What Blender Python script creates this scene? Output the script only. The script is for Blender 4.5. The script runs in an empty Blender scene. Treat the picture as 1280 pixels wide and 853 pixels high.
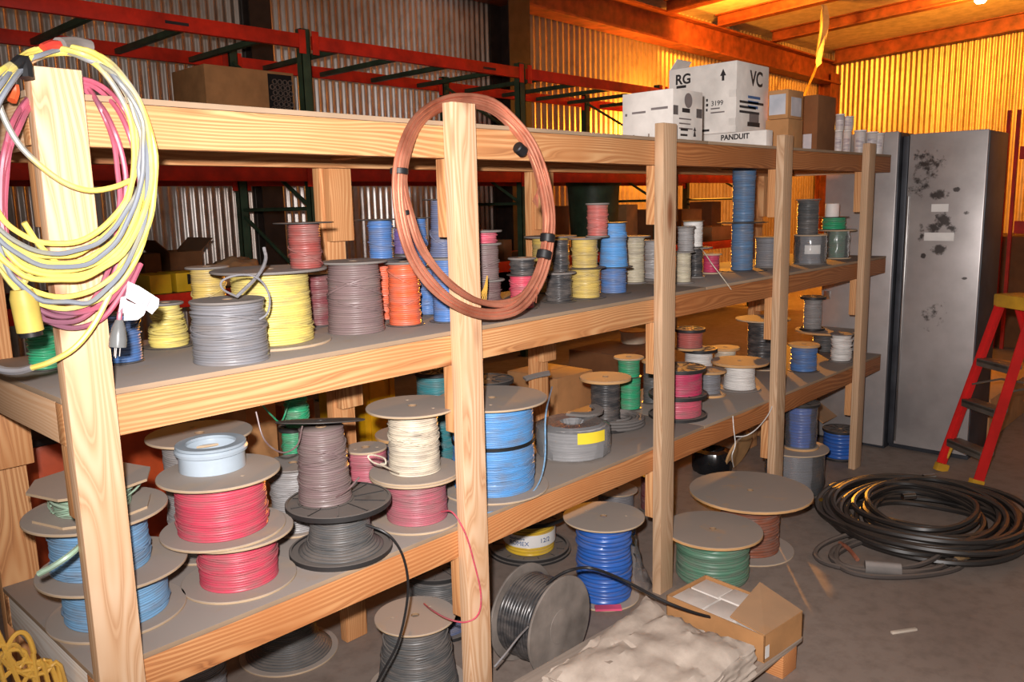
import bpy, bmesh, math, random
from mathutils import Vector, Matrix
random.seed(11)
K_FLASH, K_END, K_MID, K_WALL, K_AISLE, K_WORLD = 530., 1250., 140., 420., 3300., .2
LA = (10., 5.25, 2.56)
sc = bpy.context.scene
COL = sc.collection
PI = math.pi

# ------------------------------------------------------------------ camera
FPX = 1027.48                              # focal length in pixels of the 1280x853 frame
YAW, PIT, ROL = math.radians(43.3776), math.radians(9.4751), math.radians(-1.35284)
CAM = Vector((-0.5278, -1.7043, 1.53))
FW = Vector((math.cos(PIT)*math.cos(YAW), math.cos(PIT)*math.sin(YAW), -math.sin(PIT)))
_r = Vector((math.sin(YAW), -math.cos(YAW), 0)); _u = _r.cross(FW)
RT = _r*math.cos(ROL) + _u*math.sin(ROL)
UP = _u*math.cos(ROL) - _r*math.sin(ROL)
RH = Vector((RT.x, RT.y, 0)).normalized()
cd = bpy.data.cameras.new('camera'); cd.sensor_width = 36; cd.lens = 36*FPX/1280; cd.clip_end = 200
cam = bpy.data.objects.new('camera', cd); COL.objects.link(cam)
cam.matrix_world = Matrix(((RT.x, UP.x, -FW.x, CAM.x), (RT.y, UP.y, -FW.y, CAM.y), (RT.z, UP.z, -FW.z, CAM.z), (0, 0, 0, 1)))
sc.camera = cam

def ray(px, py): return FW + RT*((px-640)/FPX) - UP*((py-426.5)/FPX)
def onz(px, py, z): d = ray(px, py); return CAM + d*((z-CAM.z)/d.z)
def ony(px, py, y): d = ray(px, py); return CAM + d*((y-CAM.y)/d.y)
def onx(px, py, x): d = ray(px, py); return CAM + d*((x-CAM.x)/d.x)
def proj(p):
    d = Vector(p)-CAM; w = d.dot(FW)
    return 640+FPX*d.dot(RT)/w, 426.5-FPX*d.dot(UP)/w, w
def mpp(p): return (Vector(p)-CAM).dot(FW)/FPX          # metres per pixel at p
def zat(x, y, py):                                      # height above (x, y) that lands on picture row py
    a, b = -1., 6.
    for _ in range(40):
        m = (a+b)/2
        if proj((x, y, m))[1] > py: a = m
        else: b = m
    return a
def xat(px, y, z):                                      # x on the line (y, z) that lands on picture column px
    a, b = -3., 25.
    for _ in range(45):
        m = (a+b)/2
        if proj((m, y, z))[0] < px: a = m
        else: b = m
    return a

# ------------------------------------------------------------------ materials
def lin(c):
    return tuple(((v/255)/12.92 if v <= 10 else (((v/255)+.055)/1.055)**2.4) for v in c) + (1,)
_mats = {}
class NT:
    def __init__(s, name):
        s.m = bpy.data.materials.new(name); s.m.use_nodes = True
        s.t = s.m.node_tree; s.b = s.t.nodes['Principled BSDF']
    def n(s, typ, **kw):
        nd = s.t.nodes.new(typ)
        for k, v in kw.items():
            if k in nd.inputs: nd.inputs[k].default_value = v
            else: setattr(nd, k, v)
        return nd
    def l(s, a, b): s.t.links.new(a, b)
    def mix(s, fac, a, b, mode='MIX'):
        nd = s.t.nodes.new('ShaderNodeMix'); nd.data_type = 'RGBA'; nd.blend_type = mode
        for idx, v in ((0, fac), (6, a), (7, b)):
            if hasattr(v, 'links'): s.l(v, nd.inputs[idx])
            else: nd.inputs[idx].default_value = v
        return nd.outputs[2]
    def math(s, op, a, b=0., clamp=False):
        nd = s.t.nodes.new('ShaderNodeMath'); nd.operation = op; nd.use_clamp = clamp
        for i, v in ((0, a), (1, b)):
            if hasattr(v, 'links'): s.l(v, nd.inputs[i])
            else: nd.inputs[i].default_value = v
        return nd.outputs[0]
    def ramp(s, fac, stops):
        nd = s.t.nodes.new('ShaderNodeValToRGB'); e = nd.color_ramp.elements
        while len(e) < len(stops): e.new(.5)
        for el, (p, c) in zip(e, stops): el.position = p; el.color = c
        s.l(fac, nd.inputs[0]); return nd.outputs[0]
    def coords(s, scale=(1, 1, 1), rnd=True):
        tc = s.n('ShaderNodeTexCoord'); mp = s.n('ShaderNodeMapping'); mp.inputs['Scale'].default_value = scale
        if rnd:
            oi = s.n('ShaderNodeObjectInfo'); ml = s.n('ShaderNodeVectorMath', operation='MULTIPLY_ADD')
            s.l(oi.outputs['Random'], ml.inputs[0]); ml.inputs[1].default_value = (37.1, 53.7, 71.3)
            s.l(tc.outputs['Object'], ml.inputs[2]); s.l(ml.outputs[0], mp.inputs[0])
        else: s.l(tc.outputs['Object'], mp.inputs[0])
        return mp.outputs[0]
    def noise(s, vec, scale=5., detail=4., rough=.55):
        nd = s.n('ShaderNodeTexNoise', Scale=scale, Detail=detail, Roughness=rough)
        s.l(vec, nd.inputs['Vector']); return nd.outputs[0]
    def dust(s, base, amount=.8, col=(156, 145, 137), lo=.45, hi=.85):
        # dust that has settled on upward faces of the thing
        g = s.n('ShaderNodeNewGeometry'); sx = s.n('ShaderNodeSeparateXYZ'); s.l(g.outputs['Normal'], sx.inputs[0])
        f = s.n('ShaderNodeMapRange'); f.inputs[1].default_value = lo; f.inputs[2].default_value = hi
        f.inputs[4].default_value = amount; s.l(sx.outputs[2], f.inputs[0])
        nz = s.noise(s.coords(), 9., 5.)
        k = s.math('MULTIPLY', f.outputs[0], s.math('MULTIPLY_ADD', nz, 1.1), True)
        k.node.inputs[2].default_value = 0
        mr = s.n('ShaderNodeMapRange'); mr.inputs[1].default_value = .12; mr.inputs[2].default_value = .42; s.l(nz, mr.inputs[0])
        k = s.math('MULTIPLY', f.outputs[0], mr.outputs[0], True)
        return s.mix(k, base, lin(col))
    def base(s, v):
        if hasattr(v, 'links'): s.l(v, s.b.inputs['Base Color'])
        else: s.b.inputs['Base Color'].default_value = v
    def bump(s, h, strength=.3, dist=.002):
        bp = s.n('ShaderNodeBump'); bp.inputs['Strength'].default_value = strength; bp.inputs['Distance'].default_value = dist
        s.l(h, bp.inputs['Height']); s.l(bp.outputs[0], s.b.inputs['Normal'])
    def set(s, rough=.6, metal=0., spec=.5):
        s.b.inputs['Roughness'].default_value = rough; s.b.inputs['Metallic'].default_value = metal
        s.b.inputs['Specular IOR Level'].default_value = spec
        return s.m

def wood(axis, tone='tan'):
    key = ('wood', axis, tone)
    if key in _mats: return _mats[key]
    t = NT('lumber_%s_%s' % (axis, tone))
    pal = {'tan': ((216, 166, 116), (194, 132, 82), (146, 84, 44)),
           'pale': ((226, 192, 158), (212, 168, 128), (184, 128, 84)),
           'rust': ((212, 154, 102), (188, 120, 70), (142, 78, 40)),
           'white': ((244, 238, 230), (232, 222, 210), (214, 196, 178)),
           'dim': ((204, 172, 140), (186, 150, 116), (160, 120, 86)),
           'brown': ((182, 120, 72), (152, 92, 50), (110, 60, 30)),
           'grey': ((190, 176, 162), (165, 146, 130), (128, 108, 92))}[tone]
    stretch = {'X': (.13, 1, 1), 'Y': (1, .13, 1), 'Z': (1, 1, .13)}[axis]
    v = t.coords(stretch)
    warp = t.noise(v, 6., 2.)
    add = t.n('ShaderNodeVectorMath', operation='MULTIPLY_ADD'); t.l(warp, add.inputs[0]); add.inputs[1].default_value = (.12, .12, .12); t.l(v, add.inputs[2])
    wv = t.n('ShaderNodeTexWave', wave_type='RINGS', rings_direction=axis, Scale=34., Distortion=1.2, Detail=2.)
    wv.inputs['Detail Scale'].default_value = 1.2; t.l(add.outputs[0], wv.inputs['Vector'])
    fine = t.noise(t.coords({'X': (4, 240, 240), 'Y': (240, 4, 240), 'Z': (240, 240, 4)}[axis]), 1., 2.)
    c = t.ramp(wv.outputs[0], [(0, lin(pal[0])), (.55, lin(pal[1])), (.95, lin(pal[2])), (1, lin(pal[1]))])
    c = t.mix(t.math('MULTIPLY', fine, .6), c, lin(pal[0]))
    blot = t.noise(t.coords((1.2, 1.2, 1.2)), 3., 3.)
    c = t.mix(t.ramp(blot, [(.4, (0, 0, 0, 1)), (.7, (.75, .75, .75, 1))]), c, lin(pal[1]))
    vo = t.n('ShaderNodeTexVoronoi', Scale=1.); t.l(t.coords({'X': (2.3, 8, 8), 'Y': (8, 2.3, 8), 'Z': (8, 8, 2.3)}[axis]), vo.inputs['Vector'])
    kn = t.ramp(vo.outputs['Distance'], [(0, (1, 1, 1, 1)), (.11, (.7, .7, .7, 1)), (.2, (0, 0, 0, 1))])
    c = t.mix(kn, c, lin((128, 70, 36)))
    c = t.dust(c, .75, (150, 138, 128), .75, .95)
    t.base(c); t.bump(fine, .12, .001)
    _mats[key] = t.set(.62, 0, .35); return _mats[key]

def wire(name, rgb, rough=.42, dirt=.28, metal=0.):
    key = ('wire', name)
    if key in _mats: return _mats[key]
    t = NT('wire_' + name); n1 = t.noise(t.coords((1, 1, 3)), 14., 4.)
    c = t.mix(t.ramp(n1, [(.42, (0, 0, 0, 1)), (.72, (dirt*2, dirt*2, dirt*2, 1))]), lin(tuple(int(v*.86+18) for v in rgb)), lin((128, 118, 112)))
    n2 = t.noise(t.coords((6, 6, 160)), 1., 1.)
    c = t.mix(t.ramp(n2, [(.35, (.22, .22, .22, 1)), (.6, (0, 0, 0, 1))]), c, lin(tuple(int(v*.45) for v in rgb)))
    c = t.dust(c, .5, (140, 128, 118), .7, .98)
    t.base(c); _mats[key] = t.set(rough, metal); return _mats[key]

def dusty(name, rgb, dustrgb=(154, 145, 138), amount=.85, rough=.75, metal=0., spec=.4, nscale=8.):
    key = ('dusty', name)
    if key in _mats: return _mats[key]
    t = NT(name); n = t.noise(t.coords(), nscale, 5.)
    c = t.mix(t.ramp(n, [(.35, (0, 0, 0, 1)), (.75, (.6, .6, .6, 1))]), lin(rgb), lin(tuple(int(v*.72) for v in rgb)))
    c = t.dust(c, amount, dustrgb); t.base(c); t.bump(n, .15, .002)
    _mats[key] = t.set(rough, metal, spec); return _mats[key]

def plain(name, rgb, rough=.6, metal=0., var=.25, spec=.4, scale=(1, 1, 1), alt=None):
    key = ('plain', name)
    if key in _mats: return _mats[key]
    t = NT(name); n = t.noise(t.coords(scale), 6., 5.)
    a2 = alt or tuple(int(v*(1-var)) for v in rgb)
    t.base(t.mix(t.ramp(n, [(.35, (0, 0, 0, 1)), (.7, (1, 1, 1, 1))]), lin(rgb), lin(a2)))
    _mats[key] = t.set(rough, metal, spec); return _mats[key]

M_FIB = dusty('fibre_flange', (196, 170, 138), (164, 153, 145), .92)
M_WOODFL = dusty('plywood_flange', (206, 160, 108), (156, 147, 140), .92)
M_DKFL = dusty('black_plastic_flange', (44, 42, 42), (128, 120, 114), .8, .5)
M_BLK = plain('black_rubber', (34, 33, 34), .45)
M_GRY = dusty('grey_flange', (120, 114, 110), (150, 142, 137), .9)
M_TAPE = plain('black_tape', (30, 30, 32), .5)
M_CORE = dusty('reel_core', (150, 120, 90), amount=.3)
M_CARD = dusty('cardboard', (184, 134, 86), (150, 130, 110), .5, .85)
M_CARDD = dusty('dark_cardboard', (128, 84, 50), (120, 100, 84), .5, .85)
M_WHITEBOX = dusty('white_carton_board', (236, 228, 220), (170, 156, 146), .5, .7)
M_INK = plain('black_ink', (48, 44, 46), .6)
M_INKF = plain('faded_ink', (128, 118, 116), .6)
M_INKB = plain('blue_ink', (56, 98, 150), .5)
M_PAPER = plain('white_paper', (226, 222, 218), .55, 0, .08)
M_RED = plain('red_painted_steel', (226, 46, 22), .45, 0, .25)
M_GREENST = plain('green_painted_steel', (62, 84, 62), .5, 0, .35)
M_YEL = plain('yellow_plastic', (238, 196, 40), .4, 0, .15)
M_STEEL = plain('bright_steel', (190, 188, 186), .3, 1., .2)

# ------------------------------------------------------------------ mesh builder
class MB:
    def __init__(s): s.v = []; s.f = []
    def add(s, vs, fs):
        o = len(s.v); s.v += [tuple(p) for p in vs]; s.f += [tuple(i+o for i in f) for f in fs]; return s
    def box(s, a, b, bev=0.):
        (x0, y0, z0), (x1, y1, z1) = a, b
        c = Vector(((x0+x1)/2, (y0+y1)/2, (z0+z1)/2)); h = Vector((abs(x1-x0)/2, abs(y1-y0)/2, abs(z1-z0)/2))
        return s.obox(c, h, Matrix.Identity(3), bev)
    def obox(s, c, h, R, bev=0.):
        c = Vector(c)
        if bev <= 0:
            vs = [c + R @ Vector((sx*h[0], sy*h[1], sz*h[2])) for sx in (-1, 1) for sy in (-1, 1) for sz in (-1, 1)]
            return s.add(vs, [(0, 1, 3, 2), (4, 6, 7, 5), (0, 4, 5, 1), (2, 3, 7, 6), (0, 2, 6, 4), (1, 5, 7, 3)])
        bm = bmesh.new(); bmesh.ops.create_cube(bm, size=2)
        for v in bm.verts: v.co = Vector((v.co.x*h[0], v.co.y*h[1], v.co.z*h[2]))
        bmesh.ops.bevel(bm, geom=bm.edges[:], offset=min(bev, min(h)*.9), segments=2, affect='EDGES', profile=.6)
        bm.verts.index_update()
        vs = [c + R @ v.co for v in bm.verts]; fs = [tuple(v.index for v in f.verts) for f in bm.faces]; bm.free()
        return s.add(vs, fs)
    def lathe(s, prof, seg=36, fn=None, M=None):
        n = len(prof); vs = []
        for j in range(seg):
            a = 2*PI*j/seg; ca, sa = math.cos(a), math.sin(a)
            for k, (r, z) in enumerate(prof):
                if fn: r, z = fn(k, a, r, z)
                p = Vector((r*ca, r*sa, z)); vs.append(M @ p if M else p)
        fs = []
        for j in range(seg):
            j2 = (j+1) % seg
            for k in range(n-1): fs.append((j*n+k, j2*n+k, j2*n+k+1, j*n+k+1))
        return s.add(vs, fs)
    def ring(s, rin, rout, z0, z1, seg=40, bev=.0015, M=None):
        b = min(bev, (z1-z0)*.3)
        return s.lathe([(rin, z1), (rin, z0), (rout-b, z0), (rout, z0+b), (rout, z1-b), (rout-b, z1), (rin, z1)], seg, None, M)
    def disc(s, r, z0, z1, seg=24, M=None): return s.lathe([(0, z0), (r, z0), (r, z1), (0, z1)], seg, None, M)
    def tube(s, pts, r, sides=7, sub=4, closed=False):
        P = [Vector(p) for p in pts]; n = len(P); Q = []
        if sub > 1 and n > 2:
            rng = range(n) if closed else range(n-1)
            for i in rng:
                p0 = P[(i-1) % n] if closed or i > 0 else P[0]*2-P[1]
                p1 = P[i]; p2 = P[(i+1) % n]; p3 = P[(i+2) % n] if closed or i+2 < n else P[-1]*2-P[-2]
                for k in range(sub):
                    t = k/sub
                    Q.append(.5*((2*p1)+(p2-p0)*t+(2*p0-5*p1+4*p2-p3)*t*t+(3*p1-p0-3*p2+p3)*t**3))
            if not closed: Q.append(P[-1])
        else: Q = P
        m = len(Q); vs = []; nrm = None
        for i in range(m):
            d = (Q[(i+1) % m]-Q[i-1]) if closed or 0 < i < m-1 else (Q[1]-Q[0] if i == 0 else Q[-1]-Q[-2])
            if d.length < 1e-9: d = Vector((0, 0, 1))
            d.normalize()
            if nrm is None: nrm = d.orthogonal().normalized()
            nrm = (nrm-d*nrm.dot(d)); nrm = nrm.normalized() if nrm.length > 1e-6 else d.orthogonal().normalized()
            b = d.cross(nrm)
            rr = r(i/(m-1)) if callable(r) else r
            for k in range(sides):
                a = 2*PI*k/sides; vs.append(Q[i]+(nrm*math.cos(a)+b*math.sin(a))*rr)
        fs = []
        for i in range(m if closed else m-1):
            i2 = (i+1) % m
            for k in range(sides): k2 = (k+1) % sides; fs.append((i*sides+k, i*sides+k2, i2*sides+k2, i2*sides+k))
        if not closed: fs += [tuple(reversed(range(sides))), tuple((m-1)*sides+k for k in range(sides))]
        return s.add(vs, fs)
    def cyl(s, a, b, r, sides=14): return s.tube([a, b], r, sides, 1)
    def prism(s, outline, z0, z1, M=None):
        n = len(outline); vs = [Vector((x, y, z0)) for x, y in outline]+[Vector((x, y, z1)) for x, y in outline]
        if M: vs = [M @ v for v in vs]
        return s.add(vs, [tuple(reversed(range(n))), tuple(range(n, 2*n))]+[(i, (i+1) % n, (i+1) % n+n, i+n) for i in range(n)])
    def build(s, name, mat, parent=None, loc=None, smooth=True, angle=40):
        me = bpy.data.meshes.new(name); me.from_pydata(s.v, [], s.f)
        bm = bmesh.new(); bm.from_mesh(me); bmesh.ops.remove_doubles(bm, verts=bm.verts, dist=1e-6)
        bmesh.ops.recalc_face_normals(bm, faces=bm.faces); bm.to_mesh(me); bm.free()
        me.materials.append(mat)
        if smooth:
            me.polygons.foreach_set('use_smooth', [True]*len(me.polygons)); me.set_sharp_from_angle(angle=math.radians(angle))
        o = bpy.data.objects.new(name, me); COL.objects.link(o)
        if parent: o.parent = parent
        if loc is not None: o.location = loc
        return o

def tag(o, label=None, cat=None, group=None, kind=None):
    if label: o['label'] = label
    if cat: o['category'] = cat
    if group: o['group'] = group
    if kind: o['kind'] = kind
    return o
def thing(name, label, cat, loc=(0, 0, 0), group=None, rz=0.):
    o = bpy.data.objects.new(name, None); COL.objects.link(o); o.empty_display_size = .05
    o.location = loc; o.rotation_euler = (0, 0, rz)
    return tag(o, label, cat, group)
def struct(mb, name, mat, **k): return tag(mb.build(name, mat, **k), kind='structure')
def copy_tree(o, label=None, loc=None, rz=None):
    c = o.copy(); COL.objects.link(c)
    if label: c['label'] = label
    if loc is not None: c.location = loc
    if rz is not None: c.rotation_euler = (0, 0, rz)
    for ch in o.children:
        d = ch.copy(); COL.objects.link(d); d.parent = c
        for g in ch.children:
            e = g.copy(); COL.objects.link(e); e.parent = d
    return c
def text(name, s, mat, size, M, parent=None, bold=.0, extr=.0004):
    cu = bpy.data.curves.new(name, 'FONT'); cu.body = s; cu.size = size; cu.extrude = extr; cu.offset = bold
    cu.align_x = 'CENTER'; cu.align_y = 'CENTER'
    tmp = bpy.data.objects.new('tmp', cu); COL.objects.link(tmp)
    dg = bpy.context.evaluated_depsgraph_get(); me = bpy.data.meshes.new_from_object(tmp.evaluated_get(dg))
    bpy.data.objects.remove(tmp); me.name = name; me.materials.clear(); me.materials.append(mat)
    o = bpy.data.objects.new(name, me); COL.objects.link(o)
    if parent: o.parent = parent
    o.matrix_local = M
    return o
# ------------------------------------------------------------------ the building
def m_floor():
    t = NT('dusty_concrete'); v = t.coords((1, 1, 1), False)
    n = t.noise(v, 1.3, 6.); n2 = t.noise(v, 14., 6., .65)
    c = t.mix(t.ramp(n, [(.3, (0, 0, 0, 1)), (.7, (1, 1, 1, 1))]), lin((126, 112, 103)), lin((146, 132, 122)))
    c = t.mix(t.ramp(n2, [(.45, (0, 0, 0, 1)), (.75, (.5, .5, .5, 1))]), c, lin((92, 78, 70)))
    vo = t.n('ShaderNodeTexVoronoi', Scale=5.); t.l(v, vo.inputs['Vector'])
    c = t.mix(t.ramp(vo.outputs['Distance'], [(0, (.5, .5, .5, 1)), (.04, (0, 0, 0, 1))]), c, lin((178, 168, 160)))
    t.base(c); t.bump(n2, .2, .003); return t.set(.7)
def m_corr(name, rgb, rgb2, rough=.42, metal=.85):
    t = NT(name); n = t.noise(t.coords((.25, 1, .12), False), 3., 4.); n2 = t.noise(t.coords((2, 2, 1), False), 5., 5.)
    c = t.mix(t.ramp(n, [(.35, (0, 0, 0, 1)), (.65, (1, 1, 1, 1))]), lin(rgb), lin(rgb2))
    c = t.mix(t.ramp(n2, [(.5, (0, 0, 0, 1)), (.8, (.5, .5, .5, 1))]), c, lin((96, 70, 50)))
    t.base(c); return t.set(rough, metal)
M_FLOOR = m_floor()
M_GALV = m_corr('galvanised_siding', (232, 228, 224), (164, 146, 132), .36, .85)
M_SIDING = m_corr('pale_siding', (190, 168, 134), (158, 136, 102), .38, .6)
M_INSUL = plain('roof_insulation', (226, 206, 170), .8, 0, .15)
M_PRIMER = plain('red_oxide_steel', (138, 66, 36), .55, 0, .35)
M_DARKST = plain('dark_steel', (58, 44, 38), .6, 0, .4)

struct(MB().box((-6, -7, -.12), (18.4, 6.4, 0)), 'floor', M_FLOOR)
def corrugated(name, a, b, fixed, z0, z1, pitch, amp, axis, mat):
    mb = MB(); n = int((b-a)/pitch*8); vs = []
    for i in range(n+1):
        u = a+(b-a)*i/n; w = fixed+amp*math.cos(2*PI*(u-a)/pitch)
        for z in (z0, z1): vs.append((u, w, z) if axis == 'X' else (w, u, z))
        
    fs = [(2*i, 2*i+2, 2*i+3, 2*i+1) for i in range(n)]
    # outer skin, so the wall has thickness
    o = len(vs); e = .08
    for u in (a, b):
        for z in (z0, z1): vs.append((u, fixed+e, z) if axis == 'X' else (fixed+e, u, z))
    fs += [(o, o+1, o+3, o+2), (0, 1, o+1, o), (2*n, o+2, o+3, 2*n+1)]
    mb.add(vs, fs); return struct(mb, name, mat, angle=60)
corrugated('wall_back', -6, 7.6, 6.1, 0, 5.1, .088, .0125, 'X', M_GALV)
corrugated('wall_rear_bay', 7.6, 18, 6.1, 0, 5.1, .125, .016, 'X', M_SIDING)
corrugated('wall_right', -7, 6.1, 18, 0, 5.4, .105, .014, 'Y', M_SIDING)
def zc(y): return 4.62+.05*(6.1-y)
struct(MB().add([(-6, 6.3, zc(6.3)), (18.3, 6.3, zc(6.3)), (18.3, -7, zc(-7)), (-6, -7, zc(-7)), (-6, 6.3, zc(6.3)+.1), (18.3, 6.3, zc(6.3)+.1), (18.3, -7, zc(-7)+.1), (-6, -7, zc(-7)+.1)],
    [(0, 1, 2, 3), (7, 6, 5, 4), (0, 4, 5, 1), (1, 5, 6, 2), (2, 6, 7, 3), (3, 7, 4, 0)]), 'ceiling', M_INSUL, smooth=False)
# eave girder along the wall (I section), wall columns, purlins under the roof
g = MB()
for (ya, yb, za, zb) in ((5.74, 6.07, 4.13, 4.16), (5.74, 6.07, 4.55, 4.58), (5.89, 5.915, 4.15, 4.56)):
    d = .2
    g.add([(-6, ya, za+.1), (18, ya, za-d), (18, yb, za-d), (-6, yb, za+.1), (-6, ya, zb+.1), (18, ya, zb-d), (18, yb, zb-d), (-6, yb, zb+.1)],
          [(3, 2, 1, 0), (4, 5, 6, 7), (0, 1, 5, 4), (1, 2, 6, 5), (2, 3, 7, 6), (3, 0, 4, 7)])
struct(g, 'trim_1', M_PRIMER, smooth=False)
for i, (x, w, dp, m) in enumerate(((7.62, .2, .36, M_DARKST), (4.05, .12, .14, M_DARKST), (.7, .14, .2, M_DARKST), (17.8, .2, .3, M_PRIMER))):
    c = MB().box((x-w, 6.09-dp, 0), (x+w, 6.09-dp+.02, 4.15)).box((x-w, 6.05, 0), (x+w, 6.075, 4.15)).box((x-.012, 6.1-dp, 0), (x+.012, 6.07, 4.15))
    struct(c, 'trim_%d' % (i+2), m, smooth=False)
for i, x in enumerate((9.6, 11.15, 12.75, 14.8, 17.75)):
    w, h = (.1, .2) if i < 4 else (.1, .3)
    p = MB()
    for (xa, xb, ha, hb) in ((x-w, x+w, h-.02, h), (x-w, x+w, .0, .02), (x-.012, x+.012, 0, h)):
        y0, y1 = 5.8, -6.8
        p.add([(xa, y0, zc(y0)-hb), (xb, y0, zc(y0)-hb), (xb, y1, zc(y1)-hb), (xa, y1, zc(y1)-hb), (xa, y0, zc(y0)-ha), (xb, y0, zc(y0)-ha), (xb, y1, zc(y1)-ha), (xa, y1, zc(y1)-ha)],
              [(3, 2, 1, 0), (4, 5, 6, 7), (0, 1, 5, 4), (1, 2, 6, 5), (2, 3, 7, 6), (3, 0, 4, 7)])
    struct(p, 'trim_%d' % (i+6), M_PRIMER, smooth=False)

# ------------------------------------------------------------------ timber shelving
Z1, Z2, Z3 = 1.756, 1.179, .597
PX = (0., 1.022, 2.049, 3.018, 4.032)
SH = thing('timber_shelving', 'long timber shelving unit with three dusty decks loaded with wire reels', 'shelving', (0, 0, 0))
XE = 4.47
for i, x in enumerate(PX):
    MB().obox((x+.0445, -.0195, .902 if i else .897), (.0445, .019, .902 if i else .897), Matrix.Identity(3), .003).build('post', wood('Z', 'pale' if i < 2 else 'dim'), SH)
    MB().obox((x+.0445, .6195, .9), (.0445, .019, .898), Matrix.Identity(3), .003).build('post', wood('Z', 'tan'), SH)
    for z in (Z1, Z2, Z3):
        ln = (.215, .2, .19)[(Z1, Z2, Z3).index(z)]
        if i == 0: ln = .15
        MB().box((x+.002, .0005, z-.099-ln), (x+.087, .037, z-.0995), .003).build('support_block', wood('Z', 'tan'), SH)
        MB().box((x+.012, .562, z-.099-ln-.02), (x+.098, .5995, z-.0995), .003).build('support_block', wood('Z', 'tan'), SH)
for z in (Z1, Z2, Z3):
    tone = 'tan' if z != Z3 else 'rust'
    xs = ((0, 2.092), (2.094, XE)) if z != Z1 else ((0, 2.092), (2.094, 3.06), (3.062, XE))
    for xa, xb in xs:
        if xa > 2 : tone = 'brown'
        o = MB().box((0, 0, 0), (xb-xa, .037, .086), .003).build('front_rail', wood('X', tone), SH, loc=(xa, 0.0005, z-.0985))
    MB().box((0, 0, 0), (XE, .037, .086), .003).build('back_rail', wood('X', 'tan'), SH, loc=(0, .562, z-.0985))
    for x in (0.001, XE-.04):
        MB().box((0, 0, 0), (.038, .522, .086), .003).build('end_rail', wood('Y', 'white' if x < 1 and z == Z3 else 'pale'), SH, loc=(x, .039, z-.0985))
    for x in PX[1:4]:
        MB().box((0, 0, 0), (.038, .522, .06), .003).build('cross_rail', wood('Y', 'rust'), SH, loc=(x+.02, .039, z-.0735))
M_DECK = dusty('dusty_plywood', (168, 142, 116), (154, 144, 137), 1., .85, 0, .3, 3.)
for z in (Z1, Z2, Z3):
    for xa, xb in ((0, 2.43), (2.433, XE)):
        MB().box((xa, .0, z-.012), (xb, .599, z), .0015).build('deck_board', M_DECK, SH)

# ------------------------------------------------------------------ wire reels
TOP = {}
def winding(mb, rb, rt, h, pitch, seg, messy=.25, bulge=0., spread=0.):
    n = max(5, min(64, int(h/pitch))); ph = h/n; prof = []; info = []
    for i in range(n):
        t = (i+.5)/n; r = rb+(rt-rb)*t+bulge*math.sin(PI*t)
        if spread: r += spread*max(0, 1-t*5)**1.3
        r += random.gauss(0, .12)*messy*ph*2
        tilt = random.uniform(-1, 1)*messy; fi = random.random()*6.28; ec = random.random()*messy*ph*.7
        for dz, dr in ((-.5, -.42), (-.27, -.08), (0, 0), (.27, -.08)):
            prof.append((r+dr*ph, (t+dz/n)*h)); info.append((tilt, fi, ec))
    prof = [(.004, 0)]+prof+[(.004, h)]; info = [None]+info+[None]
    def fn(k, a, r, z):
        if info[k] is None: return r, z
        tl, fi, ec = info[k]
        return r+ec*math.cos(2*a+fi), min(h, max(0, z+tl*ph*.6*math.cos(a-fi)))
    mb.lathe(prof, seg, fn)
def stray(mb, rb, rt, h, wr, k=3):
    # crossing turns lying over the winding
    for _ in range(k):
        t0 = random.uniform(.15, .85); am = random.uniform(.04, .16); fi = random.random()*6.28; pts = []
        for j in range(22):
            a = 2*PI*j/22; t = min(.98, max(.02, t0+am*math.cos(a-fi))); r = rb+(rt-rb)*t+wr*.7
            pts.append((r*math.cos(a), r*math.sin(a), t*h))
        mb.tube(pts, wr, 5, 1, True)
FL = {'fib': (M_FIB, .007), 'wood': (M_WOODFL, .012), 'blk': (M_DKFL, .009), 'thin': (M_DKFL, .003), 'gry': (M_GRY, .006)}
REELS = []
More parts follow.
